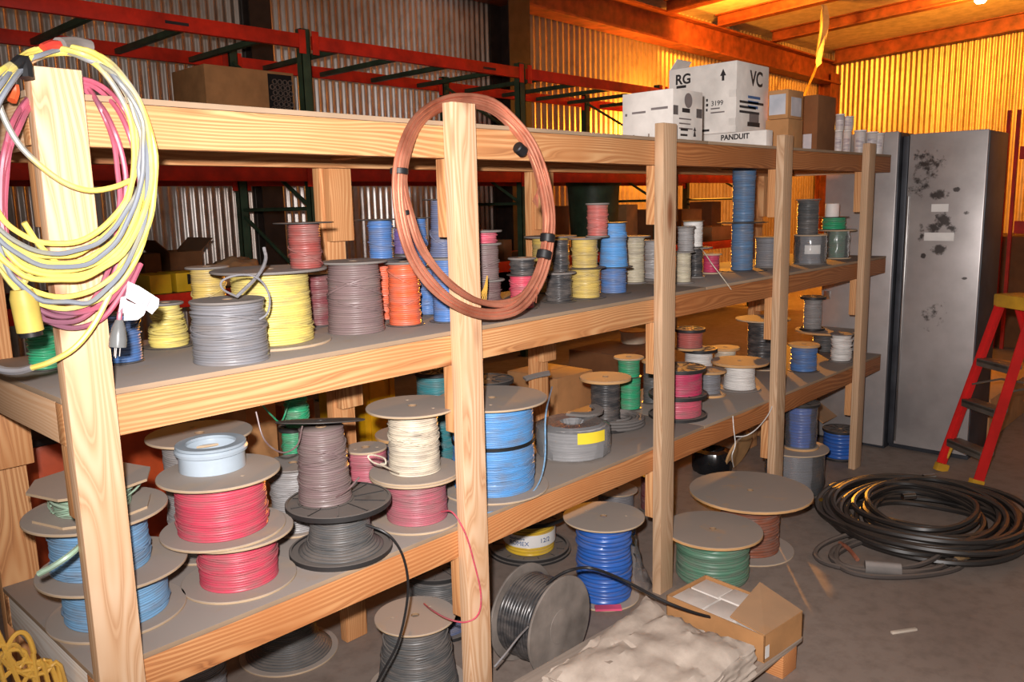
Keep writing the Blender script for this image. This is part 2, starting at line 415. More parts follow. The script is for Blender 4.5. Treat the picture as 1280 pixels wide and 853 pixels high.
def reel(key, label, cx, by, ty, fr, wr, mat, z=None, on=None, group=None, top='fib', bot='fib', wt=None, pitch=.006,
         messy=.25, frt=None, bulge=0., spread=0., strays=2, tilt=0., h=None, dcx=0., hole=True, ring=False, name='wire_reel', cat='wire reel', topdx=None):
    if on is not None:
        b = TOP[on]; z = b['z']; m = mpp((b['x'], b['y'], z)); px0 = proj((b['x'], b['y'], z))[0]
        p = Vector((b['x'], b['y'], z))+RH*((cx-px0)*m) if cx else Vector((b['x'], b['y'], z))
    elif by > 50: p = onz(cx, by, z)
    else: p = Vector((xat(cx, by, z), by, z))
    if on is None and z > .3:                            # keep the base on its deck
        for _ in range(3):
            R_ = max(fr, wr if not bot else 0)*mpp(p); near = any(abs(p.x-q-.0445) < R_+.05 for q in PX)
            y = min(max(p.y, R_+.003 if near else R_-.03), .56-R_)
            if abs(y-p.y) > 1e-5: p = Vector((xat(cx, y, z), y, z))
    m = mpp(p); R, W = fr*m, wr*m; Wt = (wt or wr)*m; Rt = (frt or fr)*m
    if h is None: h = zat(p.x, p.y, ty)-z
    h = max(.02, h)
    t = thing(name, label, cat, p, group, random.random()*6.28)
    far = m > .0032
    seg = 28 if far else 44
    zb = 0.
    if bot:
        fm, th = FL[bot]; mb = MB().ring(.012 if hole else .002, R, 0, th, seg+8)
        if bot == 'blk' : mb.ring(R-.006, R+.001, -.0, th+.006, seg+8)
        mb.build('flange', fm, t); zb = th
    zt = h
    if top:
        fm, th = FL[top]; zt = h-th; mb = MB().ring(.014 if hole else .002, Rt, zt, h, seg+8)
        if top == 'blk':
            mb.ring(Rt-.006, Rt+.001, zt-.004, h+.003, seg+8)
            for k in range(10):
                a = k*PI/5; mb.obox((math.cos(a)*Rt*.62, math.sin(a)*Rt*.62, h+.001), (Rt*.3, .002, .002), Matrix.Rotation(a, 3, 'Z'))
        elif top in ('fib', 'wood') and not far:
            for k in range(2):
                a = 1+k*2.4; mb.ring(.001, .006, h, h+.0012, 10, M=Matrix.Translation((Rt*.55*math.cos(a), Rt*.55*math.sin(a), 0)))
        f2 = mb.build('flange', fm, t)
        if tilt:
            ax_ = Matrix.Rotation(-t.rotation_euler.z, 3, 'Z') @ RH; Q_ = Matrix.Rotation(tilt, 4, ax_)
            f2.matrix_local = Matrix.Translation((0, 0, h+.014)) @ Q_ @ Matrix.Translation((0, 0, -h))
    mb = MB(); winding(mb, W, Wt, zt-zb, max(pitch, m*2.1), seg, messy, bulge*m, spread*m)
    if strays and not far: stray(mb, W, Wt, zt-zb, pitch*.42, strays)
    o = mb.build('winding', mat, t, angle=80); o.location.z = zb
    if top or bot:
        if hole: MB().lathe([(.013, .001), (.0145, .001), (.0145, h-.0005), (.013, h-.0005), (.013, .001)], 14).build('core_tube', M_CORE, t)
    TOP[key] = dict(x=p.x, y=p.y, z=z+h, o=t, m=m, zb=z, R=R, W=W, h=h)
    REELS.append((key, p.x, p.y, z, h, max(R, W, Rt)))
    return t
def px_tube(pts, r, name, mat, parent=None, sides=7, sub=5, closed=False):
    q = [ony(a, b, y) for a, b, y in pts]
    return MB().tube(q, r, sides, sub, closed).build(name, mat, parent)

W_YEL = wire('yellow', (238, 216, 110)); W_YEL2 = wire('dull_yellow', (214, 184, 92)); W_GRY = wire('grey', (128, 128, 134)); W_DKG = wire('dark_grey', (76, 78, 80))
W_RED = wire('red', (222, 66, 92)); W_DRED = wire('dark_red', (146, 62, 56)); W_MAR = wire('maroon', (116, 52, 56)); W_BRN = wire('mauve_brown', (124, 100, 100))
W_BRN2 = wire('brown', (112, 84, 84)); W_ORG = wire('orange', (236, 96, 52)); W_BLU = wire('blue', (72, 118, 184)); W_LBL = wire('light_blue', (120, 176, 222))
W_SKY = wire('sky_blue', (84, 158, 226)); W_SLT = wire('slate_blue', (92, 104, 140)); W_PUR = wire('purple', (96, 76, 150)); W_GRN = wire('green', (36, 168, 112))
W_PGRN = wire('pale_green', (176, 216, 184)); W_CRM = wire('cream', (236, 222, 196)); W_WHT = wire('white', (244, 240, 236), .42, .12); W_BLK = wire('black', (48, 48, 50), .35, .35)
W_PNK = wire('dusty_pink', (186, 92, 108)); W_MAG = wire('magenta', (206, 42, 92)); W_PINK = wire('pink', (222, 84, 110)); W_ROSE = wire('rose', (196, 96, 88))
W_TEAL = wire('teal', (40, 120, 128)); W_DGRN = wire('muted_green', (84, 134, 106)); W_COP = wire('copper_brown', (142, 74, 48), .35); W_RBL = wire('royal_blue', (30, 92, 190), .3, .1)
W_STEEL = wire('steel_blue', (88, 126, 168)); W_BEI = wire('beige', (206, 196, 168)); W_LGR = wire('light_grey', (160, 158, 158)); W_COPPER = None
G2, G3, G0 = 'wire reels on the middle shelf', 'wire reels on the lowest shelf', 'wire reels on the floor'
a2 = dict(z=Z2, group=G2); a3 = dict(z=Z3, group=G3); a0 = dict(z=0., group=G0)
# --- middle shelf
reel('s2green', 'small green reel on the middle shelf behind the leftmost post', 57, .36, 404, 20, 17, W_GRN, top='thin', bot='thin', messy=.5, **a2)
reel('s2navy', 'small blue reel on the middle shelf behind the grey plug of the hanging cord', 155, .3, 391, 24, 22, W_BLU, top='thin', bot='thin', **a2)
reel('s2yelsmall', 'small loose yellow reel with grey top beside the hanging cord tag', 212, .44, 378, 32, 25, W_YEL, top='gry', bot='thin', wt=16, frt=21, messy=.9, strays=6, **a2)
reel('s2grey', 'fat grey wire reel with frayed turns in front of the big yellow reel', 290, .105, 374, 46, 46, W_GRY, top='gry', bot=None, wt=43, frt=45, messy=.5, strays=5, **a2)
reel('s2yelbig', 'big bright yellow reel under a wide dark flange, beside the fat grey reel', 343, .245, 336, 70, 49, W_YEL, top='gry', bot='fib', wt=46, messy=.3, **a2)
reel('s2yelback', 'yellow reel behind the big yellow reel, only its left side showing', 266, .48, 333, 26, 20, W_YEL2, top='gry', **a2)
reel('s2maroon', 'maroon reel wedged between the big yellow and the fat brown reel', 400, .43, 342, 19, 18, W_MAR, top='thin', bot='thin', messy=.6, **a2)
reel('s2redtop', 'dark red reel with thin wire end standing on top of the big yellow reel', 383, 0, 278, 37, 19.5, W_DRED, on='s2yelbig', group=G2, top='thin', bot=None)
reel('s2brown', 'fat shiny brown reel between the maroon and the orange reels', 446, 414, 326, 38, 35, W_BRN, top='gry', bot=None, wt=31, frt=42, messy=.3, strays=4, **a2)
reel('s2orange', 'bright orange reel in front, beside the fat brown reel', 507, 406, 327, 24, 20, W_ORG, top='gry', bot='thin', frt=24, wt=19, messy=.35, **a2)
reel('s2orangeb', 'orange reel half hidden behind the bright orange one', 482, .36, 324, 20, 17, W_ORG, top='gry', bot='thin', **a2)
reel('s2blueA', 'dusty blue reel behind the bright orange reel, inside the copper coil', 535, .33, 334, 16, 14, W_BLU, top='gry', bot='thin', **a2)
reel('s2blueB', 'blue reel standing just left of the second post behind the copper coil', 559, .16, 322, 22, 17, W_BLU, top='gry', bot='thin', **a2)
reel('s2slate', 'slate blue reel on top of the blue reel by the second post', 555, 0, 249, 20, 17, W_SLT, on='s2blueB', group=G2, top='thin', bot='thin', wt=14, frt=24, spread=4)
reel('s2cobalt', 'bright blue reel standing on the half hidden orange reel', 477, 0, 274, 31, 15, W_BLU, on='s2orangeb', group=G2, top='thin', bot='thin')
reel('s2hid', 'grey reel behind the bright orange one, a purple reel on top', 507, .46, 318, 17, 14, W_GRY, top='thin', bot='thin', **a2)
reel('s2purple', 'purple reel between two bright blue reels above the orange ones', 502, 0, 284, 12, 9, W_PUR, on='s2hid', group=G2, top='thin', bot='thin')
reel('s2azure', 'blue reel with thin top ring, right of the purple reel', 525, 0, 272, 22, 10, W_BLU, on='s2blueA', group=G2, top='thin', bot='thin')
reel('s2mauve', 'brown reel at the bottom of the stack right of the second post', 609, .22, 349, 23, 18, W_BRN2, top='gry', bot='gry', **a2)
reel('s2mauve2', 'mauve reel in the middle of the stack right of the second post', 607, 0, 304, 21, 17, W_BRN, on='s2mauve', group=G2, top='gry', bot=None)
reel('s2pinktop', 'small pink reel topping the stack right of the second post', 606, 0, 288, 22, 15, W_PINK, on='s2mauve2', group=G2, top='gry', bot=None)
reel('s2red', 'red reel with pink wire ends seen through the copper coil', 653, .17, 343, 19, 15, W_RED, top='thin', bot='thin', **a2)
reel('s2dark', 'black reel standing on the red reel behind the copper coil', 653, 0, 322, 18, 15, W_BLK, on='s2red', group=G2, top='gry', bot=None)
reel('s2yelwide', 'yellow reel at the back with a small black reel in front of it', 689, .44, 295, 33, 23, W_YEL2, top='gry', bot='thin', **a2)
reel('s2blk', 'black reel left of the two stacked dull yellow reels', 699, 377, 340, 22, 16, W_BLK, top='gry', bot='thin', **a2)
reel('s2blkup', 'narrow black reel on the larger black reel', 701, 0, 300, 12, 10, W_BLK, on='s2blk', group=G2, top='thin', bot=None)
reel('s2yelA', 'dull yellow reel at the bottom of the pair beside the blue pair', 732, 372, 334, 26, 18, W_YEL2, top='thin', bot='thin', **a2)
reel('s2yelB', 'dull yellow reel stacked on another dull yellow one', 731, 0, 297, 21, 16, W_YEL2, on='s2yelA', group=G2, top='gry', bot=None)
reel('s2rose', 'rose coloured reel on top of the stacked dull yellow reels', 747, 0, 254, 15, 12.5, W_ROSE, on='s2yelB', group=G2, top='gry', bot='gry', wt=13)
reel('s2blueC', 'deeper blue reel under the sky blue one, beside the dull yellow pair', 767, 366, 333, 22, 16, W_BLU, top='thin', bot='thin', frt=24, **a2)
reel('s2blueD', 'sky blue reel stacked on the deeper blue one', 767, 0, 278, 17, 18, W_SKY, on='s2blueC', group=G2, top='thin', bot=None, wt=15)
reel('s2cream', 'cream reel right of the sky blue and deeper blue pair', 793, 354, 295, 16, 12.5, W_BEI, top='gry', bot='gry', frt=20, messy=.4, **a2)
reel('s2greywhite', 'whitish reel with ragged turns left of the third post', 816, 350, 300, 14, 11.5, W_LGR, top='gry', bot='gry', messy=.9, **a2)
reel('s2beiA', 'beige reel right of the third post at the bottom of a pair', 854, 354, 314, 14, 9.5, W_BEI, top='gry', bot='gry', **a2)
reel('s2beiB', 'grey beige reel on top of the beige one by the third post', 857, 0, 283, 12, 10, W_LGR, on='s2beiA', group=G2, top='gry', bot=None)
reel('s2blkC', 'black reel right of the beige pair', 869, .26, 309, 13, 9, W_BLK, top='gry', bot='gry', frt=21, **a2)
reel('s2whitetop', 'white reel on the black reel behind the beige pair', 866, 0, 276, 14, 12, W_WHT, on='s2blkC', group=G2, top='thin', bot='thin')
reel('s2pinkcage', 'low dark pink reel with tan ends left of the tall blue pair', 889, .3, 317, 13, 10, W_MAG, top='fib', bot='fib', **a2)
reel('s2tower', 'steel blue reel with black ends, lower one of the tall pair', 927, 338, 278, 31, 13.5, W_STEEL, top='thin', bot='thin', hole=False, **a2)
reel('s2tower2', 'steel blue reel with black ends on top of its twin, reaching the top rail', 929, 0, 211, 26, 13.5, W_STEEL, on='s2tower', group=G2, top='thin', bot='thin', frt=28, wt=14.5, hole=False)
reel('s2greyR', 'smooth grey reel left of the fourth post beside the tall blue pair', 960, 334, 296, 17, 16, W_GRY, top='gry', bot='gry', messy=.1, **a2)
reel('s2labels', 'grey reel with white label and shrink film right of the fourth post', 1012, 330, 293, 20, 18, W_GRY, top='fib', bot='gry', messy=.1, **a2)
reel('s2greydk', 'dark grey reel standing on the grey reel with the white label', 1009, 0, 249, 15, 13, W_DKG, on='s2labels', group=G2, top='gry', bot=None)
reel('s2grnA', 'dark green reel with shrink film right of the labelled grey reel', 1046, 323, 287, 17, 12.5, W_DGRN, top='fib', bot='fib', frt=22, messy=.15, **a2)
reel('s2grnB', 'small bright green reel on the dark green one', 1042, 0, 271, 18, 14, W_GRN, on='s2grnA', group=G2, top='thin', bot='thin')
# --- lowest shelf
reel('s3bluA', 'light blue reel at the bottom of the stack behind the leftmost post', 148, 765, 705, 80, 60, W_LBL, frt=86, **a3)
reel('s3bluB', 'light blue reel in the middle of the stack behind the leftmost post', 128, 0, 636, 84, 56, W_LBL, on='s3bluA', group=G3, bot=None, strays=4, frt=82)
reel('s3redA', 'red reel at the bottom of the pair beside the light blue stack', 300, 724, 661, 69, 47, W_RED, **a3)
reel('s3redB', 'red reel on top of another red reel, a grey tape ring lying on it', 280, 0, 589, 75, 54, W_RED, on='s3redA', group=G3, frt=73)
reel('s3whiteback', 'pale grey reel with wide dusty top behind the red pair', 262, .43, 541, 56, 44, W_LGR, frt=62, **a3)
reel('s3blkA', 'black ribbed plastic reel with flared lower turns under the brown reel', 427, 688, 625, 63, 42, W_DKG, top='blk', bot='blk', wt=33, frt=64, spread=12, **a3)
reel('s3brown', 'tall mauve brown reel with thin black top on the black plastic reel', 407, 0, 532, 34, 33, W_BRN, on='s3blkA', group=G3, top='thin', bot='thin', wt=27, frt=54, messy=.45, strays=5, tilt=-.2)
reel('s3greyL', 'grey blue reel with dusty grey flange behind the tall mauve brown reel', 372, .36, 578, 36, 29, W_LGR, top='gry', **a3)
reel('s3grnA', 'lower green reel at the back behind the mauve brown reel', 372, .5, 533, 16, 13, W_GRN, top='blk', bot='thin', **a3)
reel('s3grnB', 'upper green reel with a loose end at the back of the lowest shelf', 372, 0, 493, 14, 14, W_GRN, on='s3grnA', group=G3, top='thin', bot=None, messy=.5, strays=5)
reel('s3redback', 'dusty pink red reel between the tall brown and the cream reels', 461, .34, 559, 26, 25, W_PNK, top='fib', frt=26, **a3)
reel('s3pink', 'dusty pink reel under the cream reel', 522, 650, 590, 57, 38, W_PNK, wt=36, **a3)
reel('s3cream', 'cream reel with round dusty ends on the dusty pink reel', 519, 0, 507, 57, 32, W_CRM, on='s3pink', group=G3, bot='fib', wt=30, frt=57, messy=.4, strays=5)
reel('s3woodback', 'reel with wide wooden top half hidden behind the cream reel', 512, .44, 541, 40, 28, W_SLT, top='wood', **a3)
reel('s3teal', 'teal reel at the back above the cream reel', 549, .5, 464, 25, 24, W_TEAL, top='blk', bot='thin', **a3)
reel('s3dkback', 'dark reel in clear film at the back behind the second post', 612, .48, 474, 32, 26, W_DKG, top='blk', bot='thin', **a3)
reel('s3skybig', 'big sky blue reel right of the second post with a black tie around it', 618, 608, 497, 68, 50, W_SKY, messy=.4, strays=5, pitch=.0055, **a3)
reel('s3woodtop', 'black reel with a cracked wooden top left of the tall green pair', 757, .31, 471, 32, 18, W_BLK, top='wood', bot='blk', **a3)
reel('s3grA', 'bright green reel at the bottom of the pair left of the third post', 787, .42, 470, 15, 13.5, W_GRN, top='thin', bot='thin', pitch=.008, **a3)
reel('s3grB', 'bright green reel on top of its pair left of the third post', 786, 0, 446, 19, 13.5, W_GRN, on='s3grA', group=G3, top='fib', bot=None, pitch=.008)
reel('s3dark', 'dark reel with small wooden top touching the third post', 815, .4, 450, 13, 11, W_DKG, top='wood', bot='thin', **a3)
reel('s3magA', 'dusty pink reel under the magenta one right of the third post', 847, 520, 491, 36, 29, W_PINK, top='blk', bot='blk', pitch=.007, **a3)
reel('s3magB', 'glossy magenta reel with black ends right of the third post', 850, 0, 459, 31, 27, W_MAG, on='s3magA', group=G3, top='blk', bot=None, pitch=.007)
reel('s3whA', 'white reel with black top behind the glossy magenta reel', 873, .48, 436, 20, 17, W_WHT, top='blk', bot='thin', frt=22, **a3)
reel('s3whB', 'pink and white striped reel with black top above the white reel', 862, 0, 411, 19, 16, W_ROSE, on='s3whA', group=G3, top='blk', bot='wood')
reel('s3greyO', 'grey reel with wooden top left of the plain white reel', 886, .27, 462, 21, 14, W_GRY, top='wood', bot='wood', **a3)
reel('s3white', 'plain white reel with wide wooden top on the lowest shelf', 924, 486, 451, 26, 20, W_WHT, top='wood', bot='gry', frt=35, wt=18, messy=.15, **a3)
reel('s3bigblk', 'large black reel with wide grey ends left of the fourth post', 952, .38, 398, 27, 18, W_BLK, top='fib', bot='fib', frt=33, **a3)
reel('s3tanback', 'reel with tan wooden ends behind the plain white reel', 906, .48, 434, 18, 13, W_CRM, top='wood', bot='wood', **a3)
reel('s3blueR', 'blue reel with wooden top right of the fourth post', 1004, 463, 430, 19, 16, W_BLU, top='wood', bot='thin', pitch=.008, messy=.4, **a3)
reel('s3greyR', 'grey reel under a very wide flange between the blue and the white reel', 1031, .31, 412, 18, 15, W_DKG, top='wood', bot='thin', frt=36, **a3)
reel('s3whiteR', 'ribbed white reel near the fifth post on the lowest shelf', 1051, .1, 417, 14, 12, W_WHT, top='gry', bot='gry', pitch=.01, messy=.5, **a3)
reel('s3spool', 'small grey spool with black ends on the very wide flange', 1015, 0, 371, 15, 11, W_LGR, on='s3greyR', group=G3, top='blk', bot='blk')
# --- floor
reel('f_left', 'dark grey reel with broad dusty base on the floor under the red pair', 362, 814, 738, 60, 40, W_DKG, wt=25, frt=40, spread=14, pitch=.006, **a0)
reel('f_edge', 'grey reel at the bottom edge of the photo under the light blue stack', 243, 880, 815, 46, 40, W_GRY, top=None, **a0)
reel('f_cone', 'dark cone shaped reel with scuffed round top below the cream reel', 523, 858, 769, 62, 51, W_DKG, wt=36, frt=50, pitch=.0075, strays=4, **a0)
reel('f_bluegrey', 'blue grey reel on the floor behind the dark cone shaped reel', 556, .42, 778, 38, 30, W_SLT, z=0., group=G0, top='blk', bot='blk', h=.09)
reel('f_bigblk', 'large black reel with ribbed top on the blue grey reel, left of the second post', 548, 0, 708, 42, 37, W_DKG, on='f_bluegrey', group=G0, top='blk', bot='blk', pitch=.007)
reel('f_royal', 'tall royal blue reel wrapped in film with wide dusty top, between second and third post', 755, 744, 645, 44, 34, W_RBL, frt=50, bot='fib', pitch=.016, messy=.35, strays=0, **a0)
reel('f_green', 'stocky muted green reel with broad dusty top right of the third post', 890, 722, 661, 36, 44, W_DGRN, frt=60, top='wood', bot='wood', pitch=.009, messy=.6, **a0)
reel('f_copper', 'copper brown reel under the widest flange, behind the muted green reel', 936, 686, 613, 54, 36, W_COP, frt=74, top='wood', bot='fib', pitch=.012, messy=.4, **a0)
reel('f_greyR', 'grey reel in shiny film behind the fourth post on the floor', 992, 612, 559, 36, 34, W_GRY, frt=40, top='fib', bot='fib', messy=.1, **a0)
reel('f_blueT', 'glossy blue reel with black top standing on the grey film wrapped reel', 1000, 0, 503, 22, 18, W_RBL, on='f_greyR', group=G0, top='blk', bot='wood', pitch=.015, strays=0)
reel('f_blueR', 'glossy ribbed blue reel on the floor left of the fifth post', 1049, .12, 536, 22, 20, W_RBL, frt=21, top='blk', bot='blk', pitch=.022, messy=.15, strays=0, **a0)
reel('f_greyback', 'small grey reel on the floor behind the tall royal blue reel', 770, .62, 611, 27, 22, W_GRY, top='fib', bot='fib', z=0., group=G0)
reel('f_brick', 'dark brick red reel on the floor behind the third post', 818, .5, 592, 20, 17, W_MAR, top='thin', bot='thin', z=0., group=G0)
# ------------------------------------------------------------------ helpers for single things
def adopt(o, parent):
    o.parent = parent
    o.matrix_parent_inverse = (Matrix.Translation(parent.location) @ parent.rotation_euler.to_matrix().to_4x4()).inverted()
    return o
def loose(key, pts, r, mat, name='loose_end'):
    return adopt(px_tube(pts, r, name, mat), TOP[key]['o'])
def film_mat(key='film', cloud=.2):
    if key in _mats: return _mats[key]
    t = NT('clear_film'); tr = t.n('ShaderNodeBsdfTransparent'); gl = t.n('ShaderNodeBsdfGlossy', Roughness=.12)
    df = t.n('ShaderNodeBsdfDiffuse'); df.inputs[0].default_value = lin((170, 170, 172))
    fr = t.n('ShaderNodeFresnel', IOR=1.5); mx = t.n('ShaderNodeMixShader'); mx2 = t.n('ShaderNodeMixShader')
    mx2.inputs[0].default_value = cloud; t.l(tr.outputs[0], mx2.inputs[1]); t.l(df.outputs[0], mx2.inputs[2])
    k = t.math('MULTIPLY_ADD', fr.outputs[0], 1.2); k.node.inputs[2].default_value = .03
    t.l(k, mx.inputs[0]); t.l(mx2.outputs[0], mx.inputs[1]); t.l(gl.outputs[0], mx.inputs[2])
    t.l(mx.outputs[0], t.t.nodes['Material Output'].inputs[0])
    _mats[key] = t.m; return t.m
def film_shell(key, name='clear_film', extra=.004, lo=.02, hi=.98, open_a=None, bag=0.):
    b = TOP[key]; R = b['W']+extra; n = 9; prof = [(R, b['h']*(lo+(hi-lo)*k/n)) for k in range(n+1)]
    rr = [[random.gauss(0, 1) for _ in range(n+1)] for _ in range(48)]
    def fn(k, a, r, z):
        j = int(a/(2*PI)*48) % 48
        return r+abs(rr[j][k])*.0022+bag*max(0, math.cos(a-1.))*(1-k/n), z
    mb = MB(); mb.lathe(prof, 48, fn)
    o = mb.build(name, film_mat(), None, angle=25); o.parent = b['o']; return o
XF = lambda c: Matrix(((0, 0, -1, c[0]), (-1, 0, 0, c[1]), (0, 1, 0, c[2]), (0, 0, 0, 1)))     # lettering on a face turned to -X
YF = lambda c: Matrix(((1, 0, 0, c[0]), (0, 0, -1, c[1]), (0, 1, 0, c[2]), (0, 0, 0, 1)))      # lettering on a face turned to -Y

# loose ends of the reels
loose('s3blkA', [(452, 655, .06), (478, 664, .01), (494, 678, -.012), (505, 700, -.02), (510, 730, -.02), (507, 765, -.02), (497, 805, -.02), (480, 838, .0), (462, 870, .03)], .0036, M_BLK)
loose('s3pink', [(552, 640, .05), (566, 641, -.01), (582, 668, -.046), (593, 705, -.05), (601, 742, -.055), (598, 768, -.05), (582, 778, -.03), (560, 774, .03), (540, 763, .12), (530, 755, .2)], .0026, W_RED)
loose('s2grey', [(330, 310, .1), (332, 325, .08), (322, 345, .05), (296, 371, .03)], .0042, W_GRY)
loose('s2grey', [(296, 371, .03), (279, 362, .02), (277, 352, .02), (292, 345, .02), (312, 344, .02), (328, 353, .02), (337, 372, .02), (334, 392, .02), (320, 402, .03)], .0026, W_GRY)
loose('s3white', [(942, 487, .17), (956, 487, .12), (964, 496, .03), (965, 508, -.015), (958, 522, -.02), (945, 537, -.02), (932, 545, .0), (920, 546, .02)], .0028, W_WHT)
loose('s3greyO', [(916, 520, .0), (917, 535, -.006), (919, 556, -.006), (915, 570, 0), (917, 584, .05)], .0022, W_WHT)
loose('s2whitetop', [(873, 310, .18), (879, 314, .1), (890, 330, .04), (903, 347, .0), (914, 362, -.01)], .002, W_CRM)
loose('s3cream', [(498, 592, .1), (480, 583, .06), (466, 578, .05), (460, 571, .05), (466, 569, .05), (480, 573, .06), (482, 580, .06), (476, 580, .06)], .0024, W_CRM)
loose('s3brown', [(378, 533, .12), (372, 556, .1), (356, 566, .1), (340, 560, .1), (328, 545, .1), (320, 515, .12)], .0022, W_BRN2)
loose('s3brown', [(420, 622, .08), (435, 612, .05), (449, 597, .03)], .0028, W_BRN2)
loose('s3grnB', [(362, 500, .44), (352, 527, .42), (340, 520, .4), (325, 503, .38)], .0026, W_GRN)
loose('s3skybig', [(690, 484, .2), (682, 520, .06), (681, 575, .05), (670, 610, .02), (640, 634, .004), (606, 642, .006)], .003, W_LBL)
loose('f_copper', [(955, 690, .1), (980, 672, .0), (1000, 676, -.05), (1006, 690, -.1), (998, 706, -.15), (986, 710, -.15)], .004, M_BLK)
b = TOP['s3skybig']
adopt(MB().ring(b['W']-.002, b['W']+.004, b['zb']+b['h']*.52, b['zb']+b['h']*.52+.012, 40, M=Matrix.Translation((b['x'], b['y'], 0))).build('black_tie', M_TAPE), b['o'])
b = TOP['s2labels']
for k, (a0_, zz) in enumerate(((3.2, .5), (4.6, .42))):
    mb = MB(); vs = []; R = b['W']+.003
    for j in range(9):
        a = a0_+j*.13; vs += [(b['x']+R*math.cos(a), b['y']+R*math.sin(a), b['zb']+b['h']*(zz-.14)), (b['x']+R*math.cos(a), b['y']+R*math.sin(a), b['zb']+b['h']*(zz+.16))]
    mb.add(vs, [(2*j, 2*j+2, 2*j+3, 2*j+1) for j in range(8)]); adopt(mb.build('paper_label', M_PAPER), b['o'])
for k in ('s2labels', 's2grnA', 'f_greyR', 'f_blueT'): film_shell(k)
b = TOP['f_royal']; mb = MB(); vs = []; nu, nv = 12, 14                   # film bag slipping off the right side
for i in range(nu+1):
    for j in range(nv+1):
        u, v = i/nu, j/nv; a = -.95+1.0*u
        r = b['W']+.006+.09*(1-v)**1.6*math.sin(PI*min(1, u*1.1))+random.uniform(0, .012)
        vs.append((b['x']+r*math.cos(a), b['y']+r*math.sin(a), .008+b['h']*.93*v))
mb.add(vs, [(i*(nv+1)+j, (i+1)*(nv+1)+j, (i+1)*(nv+1)+j+1, i*(nv+1)+j+1) for i in range(nu) for j in range(nv)])
adopt(mb.build('loose_film', film_mat('bag', .28), angle=15), b['o'])
a = math.atan2(CAM.y-b['y'], CAM.x-b['x'])+.12; rr = b['W']+.022
adopt(MB().obox((b['x']+rr*math.cos(a), b['y']+rr*math.sin(a), .012), (.018, .05, .004), Matrix.Rotation(a, 3, 'Z')).build('pink_slip', plain('pink_paper', (232, 92, 128))), b['o'])

# stack crowning reels and rings on the left
b = TOP['s3redB']; t = thing('tape_ring', 'pale grey blue plastic ring lying on the top red reel', 'ring', (b['x'], b['y'], b['z']))
p = onz(266, 584, b['z']); t.location = (p.x, p.y, b['z']+.0005); R = 43*mpp(p)
MRING = plain('pale_blue_plastic', (176, 190, 202), .35, 0, .12)
MB().lathe([(R*.8, 0), (R*.92, 0), (R*.92, .04), (R, .044), (R*1.02, .052), (R*.98, .058), (R*.8, .058), (R*.78, .05), (R*.8, 0)], 48).build('ring_body', MRING, t)
MB().ring(R*.7, R*.98, .0585, .066, 48).build('loose_strip', MRING, t)
b = TOP['s3bluB']; t = thing('wire_reel', 'small pale green reel with clipped cardboard ends topping the light blue stack', 'wire reel', (b['x']-.005, b['y'], b['z']+.0005), G3)
mm = b['m']; hx = zat(b['x'], b['y'], 599)-b['z']; Rr = 70*mm
def hexa(R, rot=.3):
    o = []
    for k in range(4):
        for d in (-.42, .42): a = rot+k*PI/2+d; o.append((R*math.cos(a)*1.0, R*math.sin(a)))
    return o
MB().prism(hexa(Rr*.96), 0, .006).build('flange', M_FIB, t); MB().prism(hexa(Rr), hx-.006, hx).build('flange', M_FIB, t)
mb = MB(); winding(mb, Rr*.62, Rr*.62, hx-.012, .005, 36, .5); mb.build('winding', W_PGRN, t).location.z = .006
mb = MB()
for k in range(14):
    a = random.random()*6.28; r0 = Rr*.66; pts = []
    for j in range(6): pts.append((r0*(1+.06*random.random()+.05*j*(k % 3 == 0))*math.cos(a+.35*j), r0*(1+.05*random.random())*math.sin(a+.35*j), .012+(hx-.026)*((.1+.16*j) if k % 2 else (.9-.15*j))))
    mb.tube(pts, .0028, 5, 3)
mb.build('loose_turns', W_PGRN, t)
p = TOP['s3bluA']; loose('s3bluB', [(110, 672, .05), (92, 690, .0), (70, 706, -.0), (48, 718, .02)], .006, W_PGRN)

# spool of yellow cable with a printed wrapper
p = onz(662, 687, 0.0); m = mpp(p); R = 49*m; W = 31*m
t = thing('wire_reel', 'yellow cable reel with white printed wrapper and black ends, right of the second post', 'wire reel', p, G0)
for k, (z0, z1) in enumerate(((0, .014), (0, 0))):
    if k: hh = zat(p.x, p.y, 638); z0, z1 = hh-.012, hh
    mb = MB().ring(.02, R, z0, z1, 56); mb.ring(R-.01, R+.002, z0-.0 if not k else z0-.004, z1+(.012 if not k else .003), 56)
    if not k: mb.ring(R*.985, R*1.06, 0, .012, 56)
    for q in range(12):
        a = q*PI/6; mb.obox((math.cos(a)*R*.8, math.sin(a)*R*.8, z1+.001), (R*.1, .003, .002), Matrix.Rotation(a, 3, 'Z'))
    mb.build('flange', M_DKFL, t)
mb = MB(); winding(mb, W, W, hh-.028, .012, 48, .2); mb.build('winding', wire('romex_yellow', (236, 190, 40), .3, .1), t).location.z = .015
zl0, zl1 = hh*.3, hh*.6; mb = MB(); mb.lathe([(W+.005, zl0), (W+.006, zl0), (W+.006, zl1), (W+.005, zl1), (W+.005, zl0)], 56); mb.build('wrapper', M_PAPER, t)
ang = math.atan2(CAM.y-p.y, CAM.x-p.x)
def curved(s, size, a_c, z, mat, nm):
    o = text(nm, s, mat, size, Matrix.Identity(4)); Rw = W+.0068
    for v in o.data.vertices:
        a = ang+a_c+v.co.x/Rw; rr = Rw+v.co.z; v.co = (rr*math.cos(a), rr*math.sin(a), z+v.co.y)
    o.parent = t; return o
curved('Southwire', hh*.1, -.5, hh*.52, M_INKB, 'printed_name'); curved('ROMEX', hh*.15, -.42, hh*.4, M_INKB, 'printed_name'); curved('12/2', hh*.16, .62, hh*.45, M_INKB, 'printed_size')
MB().lathe([(.02, .001), (.022, .001), (.022, hh-.001), (.02, hh-.001), (.02, .001)], 16).build('core_tube', M_CORE, t)

